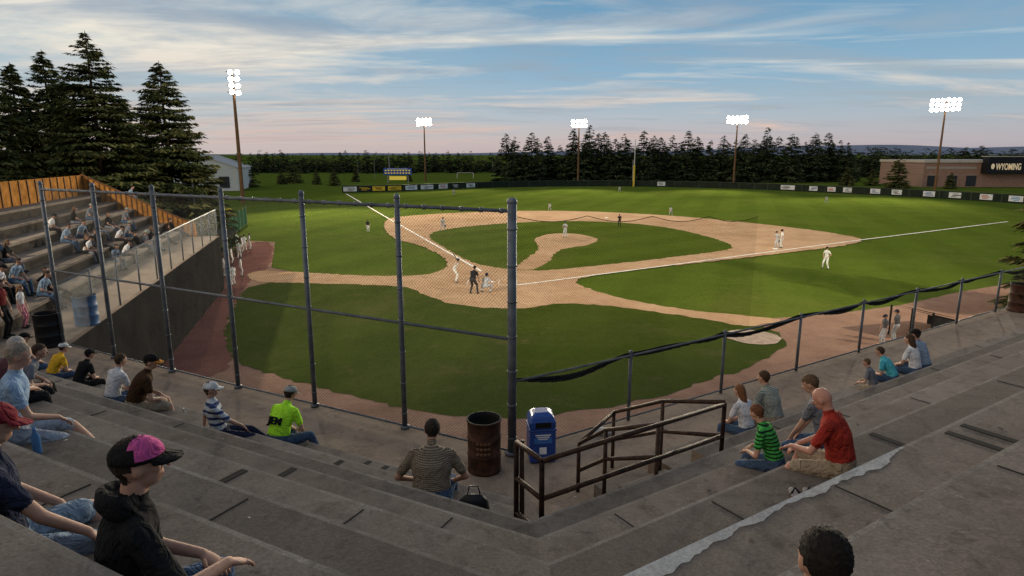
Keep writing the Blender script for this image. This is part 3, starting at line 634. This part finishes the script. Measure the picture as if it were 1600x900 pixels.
# ---------------------------------------------------------------- people
SK=mat('skin',(.42,.24,.17),.6,.12,14,.15,60); SK2=mat('skin_tan',(.34,.18,.12),.6,.12,14,.15,60); EYE=mat('eye_white',(.7,.7,.68),.3); PUP=mat('pupil',(.02,.015,.01),.3); LIP=mat('lip',(.30,.11,.09),.6)
def ik(a,b_,l1,l2,pole):
    d=b_-a; L=max(.05,d.length); dr=d/L; L=min(L,(l1+l2)*.998); e=a+dr*L; x=(l1*l1-l2*l2+L*L)/(2*L); h=math.sqrt(max(0,l1*l1-x*x)); pp=pole-dr*pole.dot(dr); pp=pp.normalized() if pp.length>1e-4 else V((0,1,0)); return a+dr*x+pp*h,e
def remesh(mb,vox,it=3):
    me=bpy.data.meshes.new('t'); me.from_pydata(mb.v,[],mb.f); me.update(); o=bpy.data.objects.new('t',me); sc.collection.objects.link(o)
    r=o.modifiers.new('r','REMESH'); r.mode='VOXEL'; r.voxel_size=vox; s=o.modifiers.new('s','SMOOTH'); s.iterations=it; s.factor=.5
    dg=bpy.context.evaluated_depsgraph_get(); e=o.evaluated_get(dg).to_mesh(); nv=len(e.vertices); vs=np.empty(nv*3,np.float32); e.vertices.foreach_get('co',vs); vs=vs.reshape(-1,3)
    fs=[tuple(p.vertices) for p in e.polygons]; fc=np.empty(len(fs)*3,np.float32); e.polygons.foreach_get('center',fc); fc=fc.reshape(-1,3)
    o.evaluated_get(dg).to_mesh_clear(); bpy.data.objects.remove(o); bpy.data.meshes.remove(me); return vs,fs,fc
def person(name,loc,yaw,pel=(0,0,.1),lean=(5,28),side=0,hands=((-.12,.36,.16),(.12,.36,.16)),feet=((-.13,.48,-.37),(.13,.50,-.37)),hy=0,hp=10,
           shirt=None,pants=None,skin=None,shoe=None,hair=(.03,.02,.015),hat=None,hatback=0,brim=None,sleeve=.55,shorts=False,fat=1.0,scale=1.0,vox=.014,longhair=False,bald=False,fingers=True,footyaw=(0,0),elb=None,knee=None,helmet=False,extra=None,hood=False,twist=0,footdir=None,panel_=None):
    skin=skin or SK; shirt=shirt or cloth('c_white',(.6,.6,.6)); pants=pants or cloth('c_denim',(.06,.09,.16)); shoe=shoe or mat('shoe_dark',(.03,.03,.03))
    hm=mat('hair%d'%int(hair[0]*1000),hair,.8,.4,40,.6,120); hatm=hat or hm; brm=brim or hatm
    mats=[shirt,pants,skin,shoe,hm,hatm,brm,EYE,PUP,LIP,panel_ or hatm]
    b=MB(); segs=[]
    pel=V(pel); 
    secs=[(-.13,.085,.07),(-.10,.145,.10),(-.04,.172,.122),(.04,.168,.12),(.12,.155,.113),(.2,.148,.11),(.3,.163,.118),(.39,.176,.118),(.455,.165,.102),(.50,.115,.08),(.53,.062,.06)]
    cs=[];Rs=[];Fs=[];prev=-.13
    a0=math.radians(lean[0]); a1=math.radians(lean[1])
    def frame(o):
        f=min(1,max(0,(o+.02)/.4)); a=a0+(a1-a0)*f; sd=math.radians(side)*f; tw=math.radians(twist)*f
        U=V((math.sin(sd),math.sin(a)*math.cos(sd),math.cos(a)*math.cos(sd))); R=V((math.cos(tw),math.sin(tw),0)); R=(R-U*R.dot(U)).normalized(); return U,R,U.cross(R)
    U,_,_=frame(-.1); c=pel-U*.13
    spine={}
    for o,rx,ry in secs:
        U,R,Fv=frame(o); c=c+U*(o-prev); prev=o; cs.append(c.copy());Rs.append(R);Fs.append(Fv)
        spine[o]=(c.copy(),U,R,Fv)
    fx=[(rx*(1+(fat-1)*(.8 if -.1<o<.35 else .45))) for o,rx,ry in secs]; fy=[ry*(1+(fat-1)*(1.3 if -.05<o<.35 else .5)) for o,rx,ry in secs]
    b.loft(cs,Rs,Fs,fx,fy,18)
    for k in range(2,len(cs)-1): segs.append((0 if secs[k][0]>.0 else 1,cs[k],cs[k+1],min(fx[k],fy[k])*1.1,min(fx[k+1],fy[k+1])*1.1))
    sc_,SU,SR,SF=spine[.455]; nb=spine[.53][0]
    hpi=math.radians(hp); 
    HR=Matrix.Rotation(math.radians(-hy),3,'Z')@Matrix.Rotation(-hpi,3,'X')
    Hf=HR@V((0,1,0)); Hu=HR@V((0,0,1)); head_c=nb+SU*.06+Hu*.10+Hf*.02
    b.cap(nb-SU*.06,.062,head_c-Hu*.05-Hf*.02,.052); segs.append((2,nb-SU*.02,head_c-Hu*.05-Hf*.02,.058,.052)); 
    tips=[]
    for i,sg in enumerate((-1,1)):
        sh=sc_+SR*(sg*.168*(1+(fat-1)*.4))-SU*.015
        pole=V(elb[i]) if elb and elb[i] else V((sg*.8,-.5,-.5))
        el,wr=ik(sh,V(hands[i]),.29,.25,pole)
        b.cap(sc_+SR*sg*.08,.062,sh,.062); segs.append((0,sc_+SR*sg*.08,sh,.06,.062))
        b.cap(sh,.046,el,.037); b.cap(el,.037,wr,.026); segs.append((2,sh,el,.046,.037)); segs.append((2,el,wr,.037,.026))
        if sleeve<=1:
            e=sh.lerp(el,sleeve); b.cap(sh,.062,e,.056); segs.append((0,sh,e,.064,.058))
        else:
            b.cap(sh,.061,el,.050); b.cap(el,.050,wr,.036); segs.append((0,sh,el,.063,.052)); segs.append((0,el,el.lerp(wr,.95),.052,.038))
        fd=(wr-el).normalized(); dn=V((0,0,-1)); hd=(fd*.75+dn*.35).normalized(); sd_=hd.cross(V((0,0,1))); sd_=sd_.normalized() if sd_.length>.1 else V((1,0,0)); nm_=sd_.cross(hd)
        b.loft([wr,wr+hd*.025,wr+hd*.06,wr+hd*.088,wr+hd*.095],[sd_]*5,[nm_]*5,[.024,.036,.041,.038,.03],[.018,.018,.017,.014,.01],10)
        segs.append((2,wr,wr+hd*.09,.03,.035)); tips.append((wr,hd,sd_,nm_,sg))
    for i,sg in enumerate((-1,1)):
        hip=pel+V((sg*.092,0,-.03)); pole=V(knee[i]) if knee and knee[i] else V((sg*.15,.6,.8))
        kn,an=ik(hip,V(feet[i]),.43,.42,pole)
        b.cap(hip,.085*(1+(fat-1)*.6),kn,.054); b.cap(kn,.053,kn.lerp(an,.35),.055); b.cap(kn.lerp(an,.35),.055,an,.036); segs.append((2,kn,an,.053,.036)); segs.append((2,hip,kn,.06,.052))
        if shorts:
            e=hip.lerp(kn,.88); b.cap(hip,.095*(1+(fat-1)*.6),e,.082); segs.append((1,hip,e,.1*(1+(fat-1)*.6),.085))
        else:
            b.cap(hip,.094*(1+(fat-1)*.6),kn,.066); b.cap(kn,.066,an,.052); segs.append((1,hip,kn,.096*(1+(fat-1)*.6),.07)); segs.append((1,kn,an,.07,.056))
        fy_=math.radians(footyaw[i]); fd=V(footdir[i]).normalized() if footdir and footdir[i] else V((-math.sin(fy_),math.cos(fy_),-.12)).normalized()
        he=an+V((0,0,-.035))-fd*.045; toe=an+fd*.16+V((0,0,-.035)); b.cap(he,.040,toe-fd*.03,.040); b.cap(toe-fd*.03,.042,toe,.03); segs.append((3,he,toe,.052,.042)); segs.append((3,an+V((0,0,-.02)),toe,.047,.03))
    vs,fs,fc=remesh(b,vox,3)
    D=np.full((len(segs),len(fc)),9.0)
    for k,(lb,p,q,r1,r2) in enumerate(segs):
        p=np.array(p);q=np.array(q);d=q-p;t=np.clip(((fc-p)@d)/max(1e-9,d@d),0,1); D[k]=np.linalg.norm(fc-(p+t[:,None]*d),axis=1)-(r1+(r2-r1)*t)
    lab=np.array([s[0] for s in segs])[D.argmin(0)]
    out=MB(); out.v=[tuple(x) for x in vs.tolist()]; out.f=list(fs); out.m=lab.tolist()
    if fingers:
        for wr,hd,sd_,nm_,sg in tips:
            for j,(o,Ln) in enumerate(((-.030,.062),(-.010,.075),(.010,.070),(.029,.055))):
                p=wr+hd*.082+sd_*o; d1=(hd+sd_*o*2).normalized(); ps=[p]; dcur=d1
                for q in (.42,.33,.25): ps.append(ps[-1]+dcur*Ln*q*1.15); dcur=(dcur-nm_*.38).normalized()
                out.tube(ps,[.0095,.009,.0082,.006],6,2)
            ins=-1 if sd_.dot(V((1,0,0)))*sg>0 else 1
            p=wr+hd*.03+sd_*ins*.026; out.tube([p,p+(hd*.7+sd_*ins*.75).normalized()*.035,p+(hd*.85+sd_*ins*.55).normalized()*.065],[.013,.011,.008],6,2)
    hb=MB(); I=HR; h=lambda x,y,z: head_c+I@V((x,y,z))
    hb.ell(h(0,-.005,.015),(.076,.094,.098),I,n=16); hb.ell(h(0,.025,-.05),(.056,.062,.062),I,n=14); hb.cap(h(0,.088,.005),.008,h(0,.108,-.028),.013); hb.cap(h(-.028,.072,.022),.014,h(.028,.072,.022),.014)
    for s_ in (-1,1): hb.ell(h(s_*.077,-.005,-.008),(.011,.02,.032),I); hb.ell(h(s_*.035,.062,-.022),(.022,.02,.02),I)
    hb.cap(h(-.02,.081,-.060),.008,h(.02,.081,-.060),.008); hb.cap(h(0,-.03,-.03),.055,h(0,-.02,-.10),.05)
    if not bald: hb.ell(h(0,-.016,.024),(.084,.098,.098),I,n=16)
    if longhair:
        hb.cap(h(0,-.05,.0),.075,h(0,-.085,-.16),.06); hb.cap(h(0,-.085,-.16),.06,h(0,-.09,-.25),.03)
    vs,fs,fc=remesh(hb,min(.009,vox) if vox<.02 else .013,2)
    def hmask(P):
        q=(P-np.array(head_c))@np.array(I); x,y,z=q[:,0],q[:,1],q[:,2]
        wob=.006*np.sin(x*160)+.005*np.sin(z*210+y*90)
        m=((z>.052+wob)&(y<.075))|((y<.4*z+wob)&(z>-.01))|((y<-.045+wob)&(z>-.075+wob))
        if longhair: m=m|((y<-.02)&(z<.0))|((z<-.1)&(y<.0))
        if bald: m=m&False
        return m&~((np.abs(x)>.079)&(np.abs(z+.008)<.03)&(np.abs(y+.005)<.02)),x,y,z
    hairm,x,y,z=hmask(fc)
    lipm=(z<-.052)&(z>-.068)&(y>.078)&(np.abs(x)<.024)
    hv,*_=hmask(vs); dirv=vs-np.array(head_c); dirv/=np.linalg.norm(dirv,axis=1)[:,None]+1e-6; vs=vs+dirv*(hv*rng.normal(.001,.0022,len(vs)))[:,None]
    i0=len(out.v); out.v+=[tuple(q) for q in vs.tolist()]; out.f+=[tuple(k+i0 for k in f) for f in fs]; out.m+=np.where(hairm,4,np.where(lipm,9,2)).tolist()
    for s_ in (-1,1): out.ell(h(s_*.031,.078,.003),(.012,.01,.008),I,7,8); out.ell(h(s_*.031,.0875,.003),(.005,.003,.005),I,8,6)
    if hat or helmet:
        sgn=-1 if hatback else 1; f0=len(out.f)
        out.ell(h(0,-.008,.036),(.092,.110,.084) if not helmet else (.105,.125,.105),I,5,20,-8 if not helmet else -35,88)
        if panel_:
            for fi in range(f0,len(out.f)):
                cc=sum((V(out.v[k]) for k in out.f[fi]),V((0,0,0)))/len(out.f[fi]); lc=I.transposed()@(cc-head_c)
                if lc.y>-.02 and lc.z>.045: out.m[fi]=10
        top=[]
        for j in range(9):
            a=math.pi*(j/8); cx_=-.078*math.cos(a); cy=math.sin(a); zz_=.034-.010*(cx_/.078)**2-.012*cy
            p0=V((cx_,sgn*(.055+.035*cy)-.008,.036-.006*(cx_/.078)**2)); p1=V((cx_*1.02,sgn*(.065+.115*cy)-.008,zz_-.012)); top.append((h(*p0),h(*p1)))
        for (a,b_),(c_,d_) in zip(top[:-1],top[1:]): out.quad(a,b_,d_,c_,6); t=I@V((0,0,-.006)); out.quad(a+t,c_+t,d_+t,b_+t,6); out.quad(b_,b_+t,d_+t,d_,6)
        out.ell(h(0,-.008,.12),(.009,.009,.005),I,5,6)
    if hood: out.loft([nb-SU*.06-SF*.04,nb-SU*.02-SF*.06,nb+SU*.03-SF*.07,nb+SU*.05-SF*.065,nb+SU*.03-SF*.05],[SR]*5,[SF]*5,[.10,.125,.115,.09,.06],[.075,.09,.08,.06,.03],16,0)
    if extra: extra(out,dict(tips=tips,head=h,I=I))
    o=out.obj(name,mats,True,loc=loc,rz=yaw); o.scale=(scale,)*3; return o
def dup(o,name,loc,yaw,s=1):
    q=bpy.data.objects.new(name,o.data); sc.collection.objects.link(q); q.location=loc; q.rotation_euler[2]=yaw; q.scale=(s,)*3; return q
YL=-math.atan2(-n1.x,-n1.y); YR=-math.atan2(-nR.x,-nR.y); Y2=-math.atan2(-n2.x,-n2.y)
def seat(px,py,i,side,inset=.30):
    if side in 'LR': i=best_i(px,py,side,inset,range(1,8))
    side=side.upper()
    z=W+RISE*i; p=gp(px,py,z)
    if side=='L': t=(p-Gp).dot(lv); return LT(t,fe(i)+inset,z)
    if side=='R': t=(p-Gp).dot(rv); return RT(t,fe(i)+inset,z)
    t=(p-A_).dot(d2); q=A_+d2*t+n2*(fe(i)+inset); return V((q.x,q.y,z))
navy=cloth('c_navy',(.02,.025,.05)); black=cloth('c_black',(.014,.014,.015)); white=cloth('c_white',(.62,.62,.64)); denim=cloth('c_denim',(.06,.10,.17)); ldenim=cloth('c_ldenim',(.20,.26,.33)); khaki=cloth('c_khaki',(.34,.27,.19)); neon=cloth('c_neon',(.42,.85,.04)); red=cloth('c_red',(.30,.03,.02)); brown=cloth('c_brown',(.05,.025,.012)); yel=cloth('c_yellow',(.75,.42,.03)); lblue=cloth('c_lblue',(.30,.42,.58)); teal=cloth('c_teal',(.08,.42,.50)); gray=cloth('c_gray',(.16,.17,.20)); green=cloth('c_green',(.06,.36,.07),'stripe',(.01,.03,.015),22)
plaidb=cloth('c_plaidbrown',(.075,.055,.04),'plaid',(.26,.21,.15),36); plaidg=cloth('c_plaidgreen',(.10,.14,.12),'plaid',(.38,.38,.34),34); plaidbl=cloth('c_plaidblue',(.12,.2,.32),'plaid',(.35,.42,.5),34)
wsh=mat('shoe_white',(.6,.6,.6)); hwhite=cloth('h_white',(.62,.62,.6)); hblack=cloth('h_black',(.012,.012,.012)); hpink=cloth('h_pink',(.55,.09,.27)); hred=cloth('h_red',(.18,.02,.03)); hgray=cloth('h_gray',(.3,.32,.30))
person('spectator_man',seat(66,572,1,'L'),YL-.2,shirt=black,pants=denim,hat=hblack,lean=(-5,15),scale=.95)
person('spectator_boy',seat(112,585,1,'L'),YL,shirt=yel,pants=denim,hat=hwhite,lean=(10,38),scale=.9)
person('spectator_man',seat(150,598,1,'L'),YL,shirt=black,pants=black,hat=hblack,lean=(10,35),scale=.9)
person('spectator_woman',seat(177,632,1,'L'),YL,shirt=white,pants=denim,hair=(.06,.035,.02),lean=(5,24),scale=.98)
person('spectator_man',seat(220,640,1,'L'),YL-.45,shirt=brown,pants=khaki,shorts=True,hat=hblack,brim=cloth('h_orange',(.5,.2,.03)),lean=(8,30),hy=25,scale=1.12,fat=1.12,feet=((-.05,.52,-.35),(.22,.50,-.35)))
person('spectator_man',seat(348,682,1,'L'),YL-.6,shirt=cloth('c_jersey',(.55,.58,.62),'stripe',(.03,.05,.14),10),pants=navy,hat=hwhite,lean=(-22,-5),hands=((-.32,-.22,.05),(.10,.30,.16)),feet=((-.08,.72,-.30),(.12,.70,-.34)),sleeve=.9,scale=1.0,hy=10,hp=0)
pj=person('spectator_man',seat(436,696,1,'L'),YL+.1,shirt=neon,pants=denim,hat=hgray,lean=(8,34),hp=20,scale=1.10,fat=1.15,sleeve=.6,feet=((-.1,.55,-.35),(.35,.5,-.35)))
vv=np.array([v.co[:] for v in pj.data.vertices])
def backy(z): 
    m=(np.abs(vv[:,0])<.05)&(np.abs(vv[:,2]-z)<.012)&(vv[:,1]<.2); return vv[m][:,1].min()
ya,yb=backy(.36),backy(.47); th=math.atan2(yb-ya,.11)
tx=bpy.data.curves.new('jem','FONT'); tx.body='JEM'; tx.size=.15; tx.extrude=.014; tx.offset=.004; tx.align_x='CENTER'; tx.materials.append(black); to=bpy.data.objects.new('shirt_lettering',tx); sc.collection.objects.link(to); to.parent=pj; to.location=(0,ya-.008,.36); to.rotation_euler=(math.pi/2-th,0,0)
person('spectator_man',seat(681,786,1,'L',.42),0.05,shirt=plaidb,pants=denim,hair=(.025,.018,.014),skin=SK2,lean=(8,32),hp=22,scale=1.17,fat=1.38,sleeve=.7,hands=((-.22,.30,.15),(.22,.30,.13)),feet=((-.16,.5,-.34),(.2,.5,-.34)))
bp=seat(746,800,1,'L',.35); b=MB(); b.loft([bp+V((0,0,z)) for z in (0,.03,.2,.27)],[V((1,0,0))]*4,[V((0,1,0))]*4,[.17,.19,.17,.10],[.07,.09,.07,.02],10,0); b.tube([bp+V((-.08,0,.25)),bp+V((-.05,0,.38)),bp+V((.05,0,.38)),bp+V((.08,0,.25))],.01,6,0); b.obj('black_bag',[mat('bag_black',(.012,.012,.014),.5)],True)
# left foreground
person('spectator_man',seat(14,690,5,'L'),YL-.55,shirt=lblue,pants=cloth('c_ltgray',(.3,.33,.38)),shorts=True,shoe=wsh,lean=(0,12),hands=((-.3,.0,.12),(.1,.35,.18)),feet=((-.05,.66,-.34),(.16,.72,-.34)),hair=(.25,.2,.16),scale=.95)
person('spectator_man',seat(-14,640,4,'L'),YL-.1,shirt=cloth('c_maroon',(.10,.04,.05)),pants=black,hair=(.4,.36,.32),lean=(5,30),scale=.92)
person('spectator_woman',seat(30,618,3,'L'),YL-.5,shirt=gray,pants=black,hair=(.05,.03,.02),lean=(15,40),scale=.88)
person('spectator_man',LT(-1.30,7.76,W+RISE*7),YL-.30,shirt=navy,pants=ldenim,shorts=True,hat=hred,shoe=mat('shoe_black',(.012,.012,.012),col2=(.05,.35,.05)),lean=(-6,2),hp=14,hands=((-.22,.30,.13),(.28,.34,.15)),feet=((-.14,.62,-.30),(.24,.66,-.33)),scale=.90,vox=.009,fat=1.05)
person('spectator_teenager',LT(-2.30,7.78,W+RISE*7),YL-.42,shirt=black,pants=denim,hat=hblack,brim=hblack,panel_=hpink,hair=(.03,.02,.012),lean=(0,14),hp=0,hy=12,hands=((-.06,.34,.22),(.18,.40,.28)),feet=((-.14,.50,-.37),(.18,.52,-.37)),sleeve=.95,hood=True,scale=.94,vox=.008)
person('spectator_boy',RT(-3.80,7.74,W+RISE*7),YR-.35,shirt=black,pants=denim,hair=(.012,.009,.007),lean=(0,6),hp=16,hy=15,scale=.91,vox=.008)
# right
person('spectator_woman',seat(1130,664,1,'R'),YR,shirt=white,pants=denim,hair=(.16,.07,.03),longhair=True,lean=(5,22),scale=.96)
person('spectator_man',seat(1176,652,1,'R'),YR,shirt=plaidg,pants=khaki,hair=(.06,.045,.035),lean=(8,25),scale=1.08,fat=1.2,sleeve=.7)
person('spectator_boy',seat(1222,738,4,'r'),YR+.35,shirt=green,pants=denim,hair=(.12,.05,.025),lean=(12,28),hp=25,hy=20,scale=.80,hands=((-.1,.35,.2),(.1,.35,.2)),feet=((-.13,.46,-.42),(.13,.48,-.42)))
person('spectator_boy',seat(1296,716,4,'r',.4),YR+.2,shirt=gray,pants=denim,hair=(.10,.06,.035),lean=(6,20),hp=28,hy=-15,scale=.92,feet=((-.13,.45,-.38),(.13,.45,-.38)),pel=(0,0,.22))
person('spectator_man',seat(1350,756,5,'r',.34),YR+.32,shirt=red,pants=khaki,shorts=True,bald=True,skin=mat('skin_pink',(.44,.22,.16),.55,.1,14,.15,60),lean=(2,22),hp=25,hy=0,fat=1.15,scale=.90,hands=((-.18,.44,.24),(.1,.44,.16)),feet=((-.20,.58,-.37),(.14,.52,-.37)),vox=.010,sleeve=.65)
person('spectator_boy',seat(1335,600,1,'R'),YR+.3,shirt=gray,pants=khaki,hair=(.10,.06,.03),lean=(5,25),scale=.72,feet=((-.1,.4,-.5),(.1,.4,-.5)))
person('spectator_boy',seat(1370,590,1,'R'),YR+.2,shirt=teal,pants=denim,hair=(.05,.03,.02),lean=(15,40),scale=.88)
person('spectator_woman',seat(1388,574,1,'R'),YR,shirt=white,pants=denim,hair=(.06,.02,.01),longhair=True,lean=(5,22),scale=.98)
person('spectator_man',seat(1413,572,1,'R'),YR,shirt=plaidbl,pants=denim,hat=hblack,lean=(8,28),scale=1.05)
b=MB(); sp0=seat(1249,775,5,'r',.42)
for dx in (-.06,.06):
    q=sp0+V((dx,0,.0)); b.loft([q+V((0,0,.005)),q+V((0,0,.03)),q+V((0,0,.032))],[V((1,0,0))]*3,[V((0,1,0))]*3,[.045,.047,.04],[.13,.132,.12],12,0); b.tube([q+V((-.045,.02,.02)),q+V((0,.05,.07)),q+V((.045,.02,.02))],.01,6,1)
b.obj('sandals',[mat('sandal',(.25,.22,.2)),mat('joint_black',(.01,.01,.01))],True)
def bottle(px,py,side,col):
    p=seat(px,py,1,side,.35); b=MB(); X=V((1,0,0));Y=V((0,1,0)); zs=(0,.01,.15,.19,.2,.225); b.loft([p+V((0,0,z)) for z in zs],[X]*6,[Y]*6,[.028,.032,.032,.014,.014,.014],[.028,.032,.032,.014,.014,.014],12); b.obj('water_bottle',mat('bottle%d'%int(col[0]*99),col,.2),True)
bottle(50,712,'L',(.08,.2,.4)); bottle(292,655,'L',(.35,.35,.33)); bottle(395,690,'L',(.5,.5,.5))
b=MB()
for k in range(60):
    sd=random.choice('LR'); i=random.randint(1,6); t=random.uniform(-2,9); p=(LT if sd=='L' else RT)(t if t>-.5*i else 1,fe(i)+random.uniform(.1,.75),W+RISE*i+.004); r=random.uniform(.006,.02); a=random.random()*3
    b.box(p,(r*2,r*1.2,.004),a,random.randint(0,1))
b.obj('litter',[mat('litter_light',(.45,.42,.36)),mat('litter_dark',(.06,.05,.04))])
# far-left wing crowd
protos=[person('spectator_man',seat(92,380,3,'2'),Y2,shirt=cloth('c_steel',(.2,.27,.36)),pants=denim,lean=(5,30),vox=.024),
 person('spectator_woman',seat(40,398,4,'2'),Y2,shirt=black,pants=gray,lean=(-5,15),vox=.024,hair=(.1,.05,.02),longhair=True),
 person('spectator_man',seat(67,450,2,'2'),Y2,shirt=white,pants=black,hat=hblack,lean=(10,35),vox=.024),
 person('spectator_man',seat(215,385,1,'2'),Y2,shirt=gray,pants=denim,hat=hgray,lean=(5,25),vox=.024),
 person('spectator_man',seat(22,392,4,'2'),Y2+.5,shirt=black,pants=black,lean=(-30,-20),hands=((-.3,-.3,.1),(.3,-.25,.1)),feet=((-.1,.75,-.3),(.12,.8,-.34)),vox=.024)]
for k,(px,py,i) in enumerate(((105,372,3),(118,364,3),(128,378,2),(30,392,4),(65,455,1),(50,312,5),(222,380,1),(185,400,1),(208,386,1),(100,388,2),(18,385,4),(130,358,3),(85,398,2),(140,350,3),(232,372,1),(78,462,1),(112,350,4),(96,360,4),(124,344,4),(240,362,1),(172,408,1),(52,408,3),(12,405,4),(146,372,2),(135,390,1),(60,440,2),(160,395,2),(20,420,3))):
    dup(protos[k%5],protos[k%5].name.split('.')[0],seat(px,py,i,'2'),Y2+random.uniform(-.4,.4),random.uniform(.88,1.02))
ST=dict(pel=(0,0,.92),lean=(2,4),hands=((-.28,.1,.85),(.28,.1,.85)),feet=((-.14,0,.08),(.14,.05,.08)),knee=((0,1,0),(0,1,0)))
def stand(name,p,yaw,**k):
    d=dict(ST); d.update(k); return person(name,p,yaw,**d)
stand('spectator_man',gp(10,528,W),Y2,shirt=cloth('c_maroon2',(.2,.03,.03)),pants=black,scale=.98)
stand('spectator_girl',gp(38,512,W),Y2,shirt=white,pants=cloth('c_pink',(.5,.2,.25)),scale=.75,hair=(.2,.1,.05),longhair=True)
# ---- players
PW=cloth('p_white',(.78,.78,.74)); PG=cloth('p_gray',(.50,.52,.54)); PB=cloth('p_black',(.02,.02,.025)); GLV=mat('glove',(.16,.08,.035))
def glove(i): 
    def f(out,d):
        wr,hd,sd_,nm_,sg=d['tips'][i]; out.ell(wr+hd*.12,(.09,.05,.12),Matrix((sd_,nm_,hd)).transposed(),3,10)
    return f
def tow(p,q): d=q-p; return math.atan2(d.y,d.x)-math.pi/2
mound=gp(883,371)
def batf(out,d):
    wr=d['tips'][1][0]+d['tips'][1][1]*.06; ax=V((.35,-.45,.82)).normalized(); out.tube([wr-ax*.12,wr-ax*.1,wr+ax*.25,wr+ax*.5,wr+ax*.72,wr+ax*.74],[.02,.013,.016,.03,.034,.02],8,8)
p=gp(712,440); stand('baseball_batter',p,tow(p,home)+.2,pel=(0,-.08,.84),lean=(18,28),hands=((.22,.18,1.36),(.30,.14,1.42)),feet=((-.34,0,.08),(.34,0,.08)),hy=-60,hp=5,shirt=PW,pants=PW,helmet=True,hat=navy,sleeve=.6,vox=.018,extra=batf,scale=1.0)
p=gp(740,459); stand('umpire',p,tow(p,mound)-.1,pel=(0,-.1,.86),lean=(15,30),hands=((-.2,.32,.75),(.2,.32,.75)),feet=((-.2,0,.08),(.22,.08,.08)),shirt=PB,pants=cloth('p_dgray',(.05,.05,.055)),hat=hblack,vox=.018,scale=1.08,fat=1.15)
p=gp(759,457); person('baseball_catcher',p,tow(p,mound),pel=(0,-.1,.42),lean=(25,32),hands=((-.15,.5,.62),(.2,.3,.4)),feet=((-.24,.05,.08),(.24,.05,.08)),knee=((-.5,1,.8),(.5,1,.8)),shirt=PG,pants=PG,helmet=True,hat=navy,vox=.018,extra=glove(0),scale=1.05)
p=gp(883,371,.25); stand('baseball_pitcher',p,tow(p,home),shirt=PG,pants=PG,hat=navy,hands=((-.08,.28,1.25),(.08,.28,1.25)),vox=.02,extra=glove(0),scale=.94)
p=gp(968,354); stand('umpire',p,tow(p,home),shirt=PB,pants=PB,hat=hblack,lean=(10,15),vox=.02,scale=.88,hands=((-.22,.2,.85),(.22,.2,.85)))
fl=stand('baseball_fielder',gp(692,361),tow(gp(692,361),home),pel=(0,-.12,.8),lean=(25,35),hands=((-.2,.4,.7),(.2,.4,.7)),feet=((-.26,0,.08),(.26,0,.08)),shirt=PG,pants=PG,hat=navy,vox=.02,extra=glove(0),scale=1.05)
for px,py,s in ((859,329,.8),(1048,336,.82),(709,305,.9),(968,300,.9),(1291,318,.9)): p=gp(px,py); dup(fl,'baseball_fielder',p,tow(p,home),s)
p=gp(1290,420); stand('base_coach',p,tow(p,home)+.3,shirt=PW,pants=PW,hat=hblack,vox=.018,scale=.98,hands=((-.20,.12,.98),(.20,.12,.98)),feet=((-.22,0,.08),(.22,.05,.08)))
p=gp(1221,387); stand('baseball_runner',p,tow(p,home)-.6,shirt=PW,pants=PW,helmet=True,hat=hblack,vox=.018,scale=.98)
p=gp(1214,388); stand('baseball_fielder',p,tow(p,home),shirt=PG,pants=PG,hat=navy,vox=.018,scale=.95,extra=glove(0),lean=(15,20))
p=gp(575,363); stand('base_coach',p,tow(p,home),shirt=PB,pants=PW,hat=hblack,vox=.02,scale=.82)
bp_=stand('baseball_player',gp(377,431,0),-1.2,shirt=PW,pants=PW,hat=navy,vox=.02,scale=.8)
for px,py,s,y in ((350,432,.85,-1),(357,440,.85,-.6),(366,446,.82,1),(383,392,.85,.5),(390,390,.85,-1),(374,404,.85,0),(346,446,.85,-1.2),(379,394,.85,2),(362,412,.8,-1.4),(370,388,.85,.2)): dup(bp_,'baseball_player',gp(px,py),y,s)
b_s=stand('baseball_player',gp(1398,535,0),YR,shirt=cloth('p_dark',(.12,.12,.13)),pants=PG,hat=navy,vox=.02,scale=.9)
dup(b_s,'baseball_player',gp(1380,540,0),YR+1,.85)
print('faces',sum(len(o.data.polygons) for o in bpy.data.objects if o.type=='MESH'))
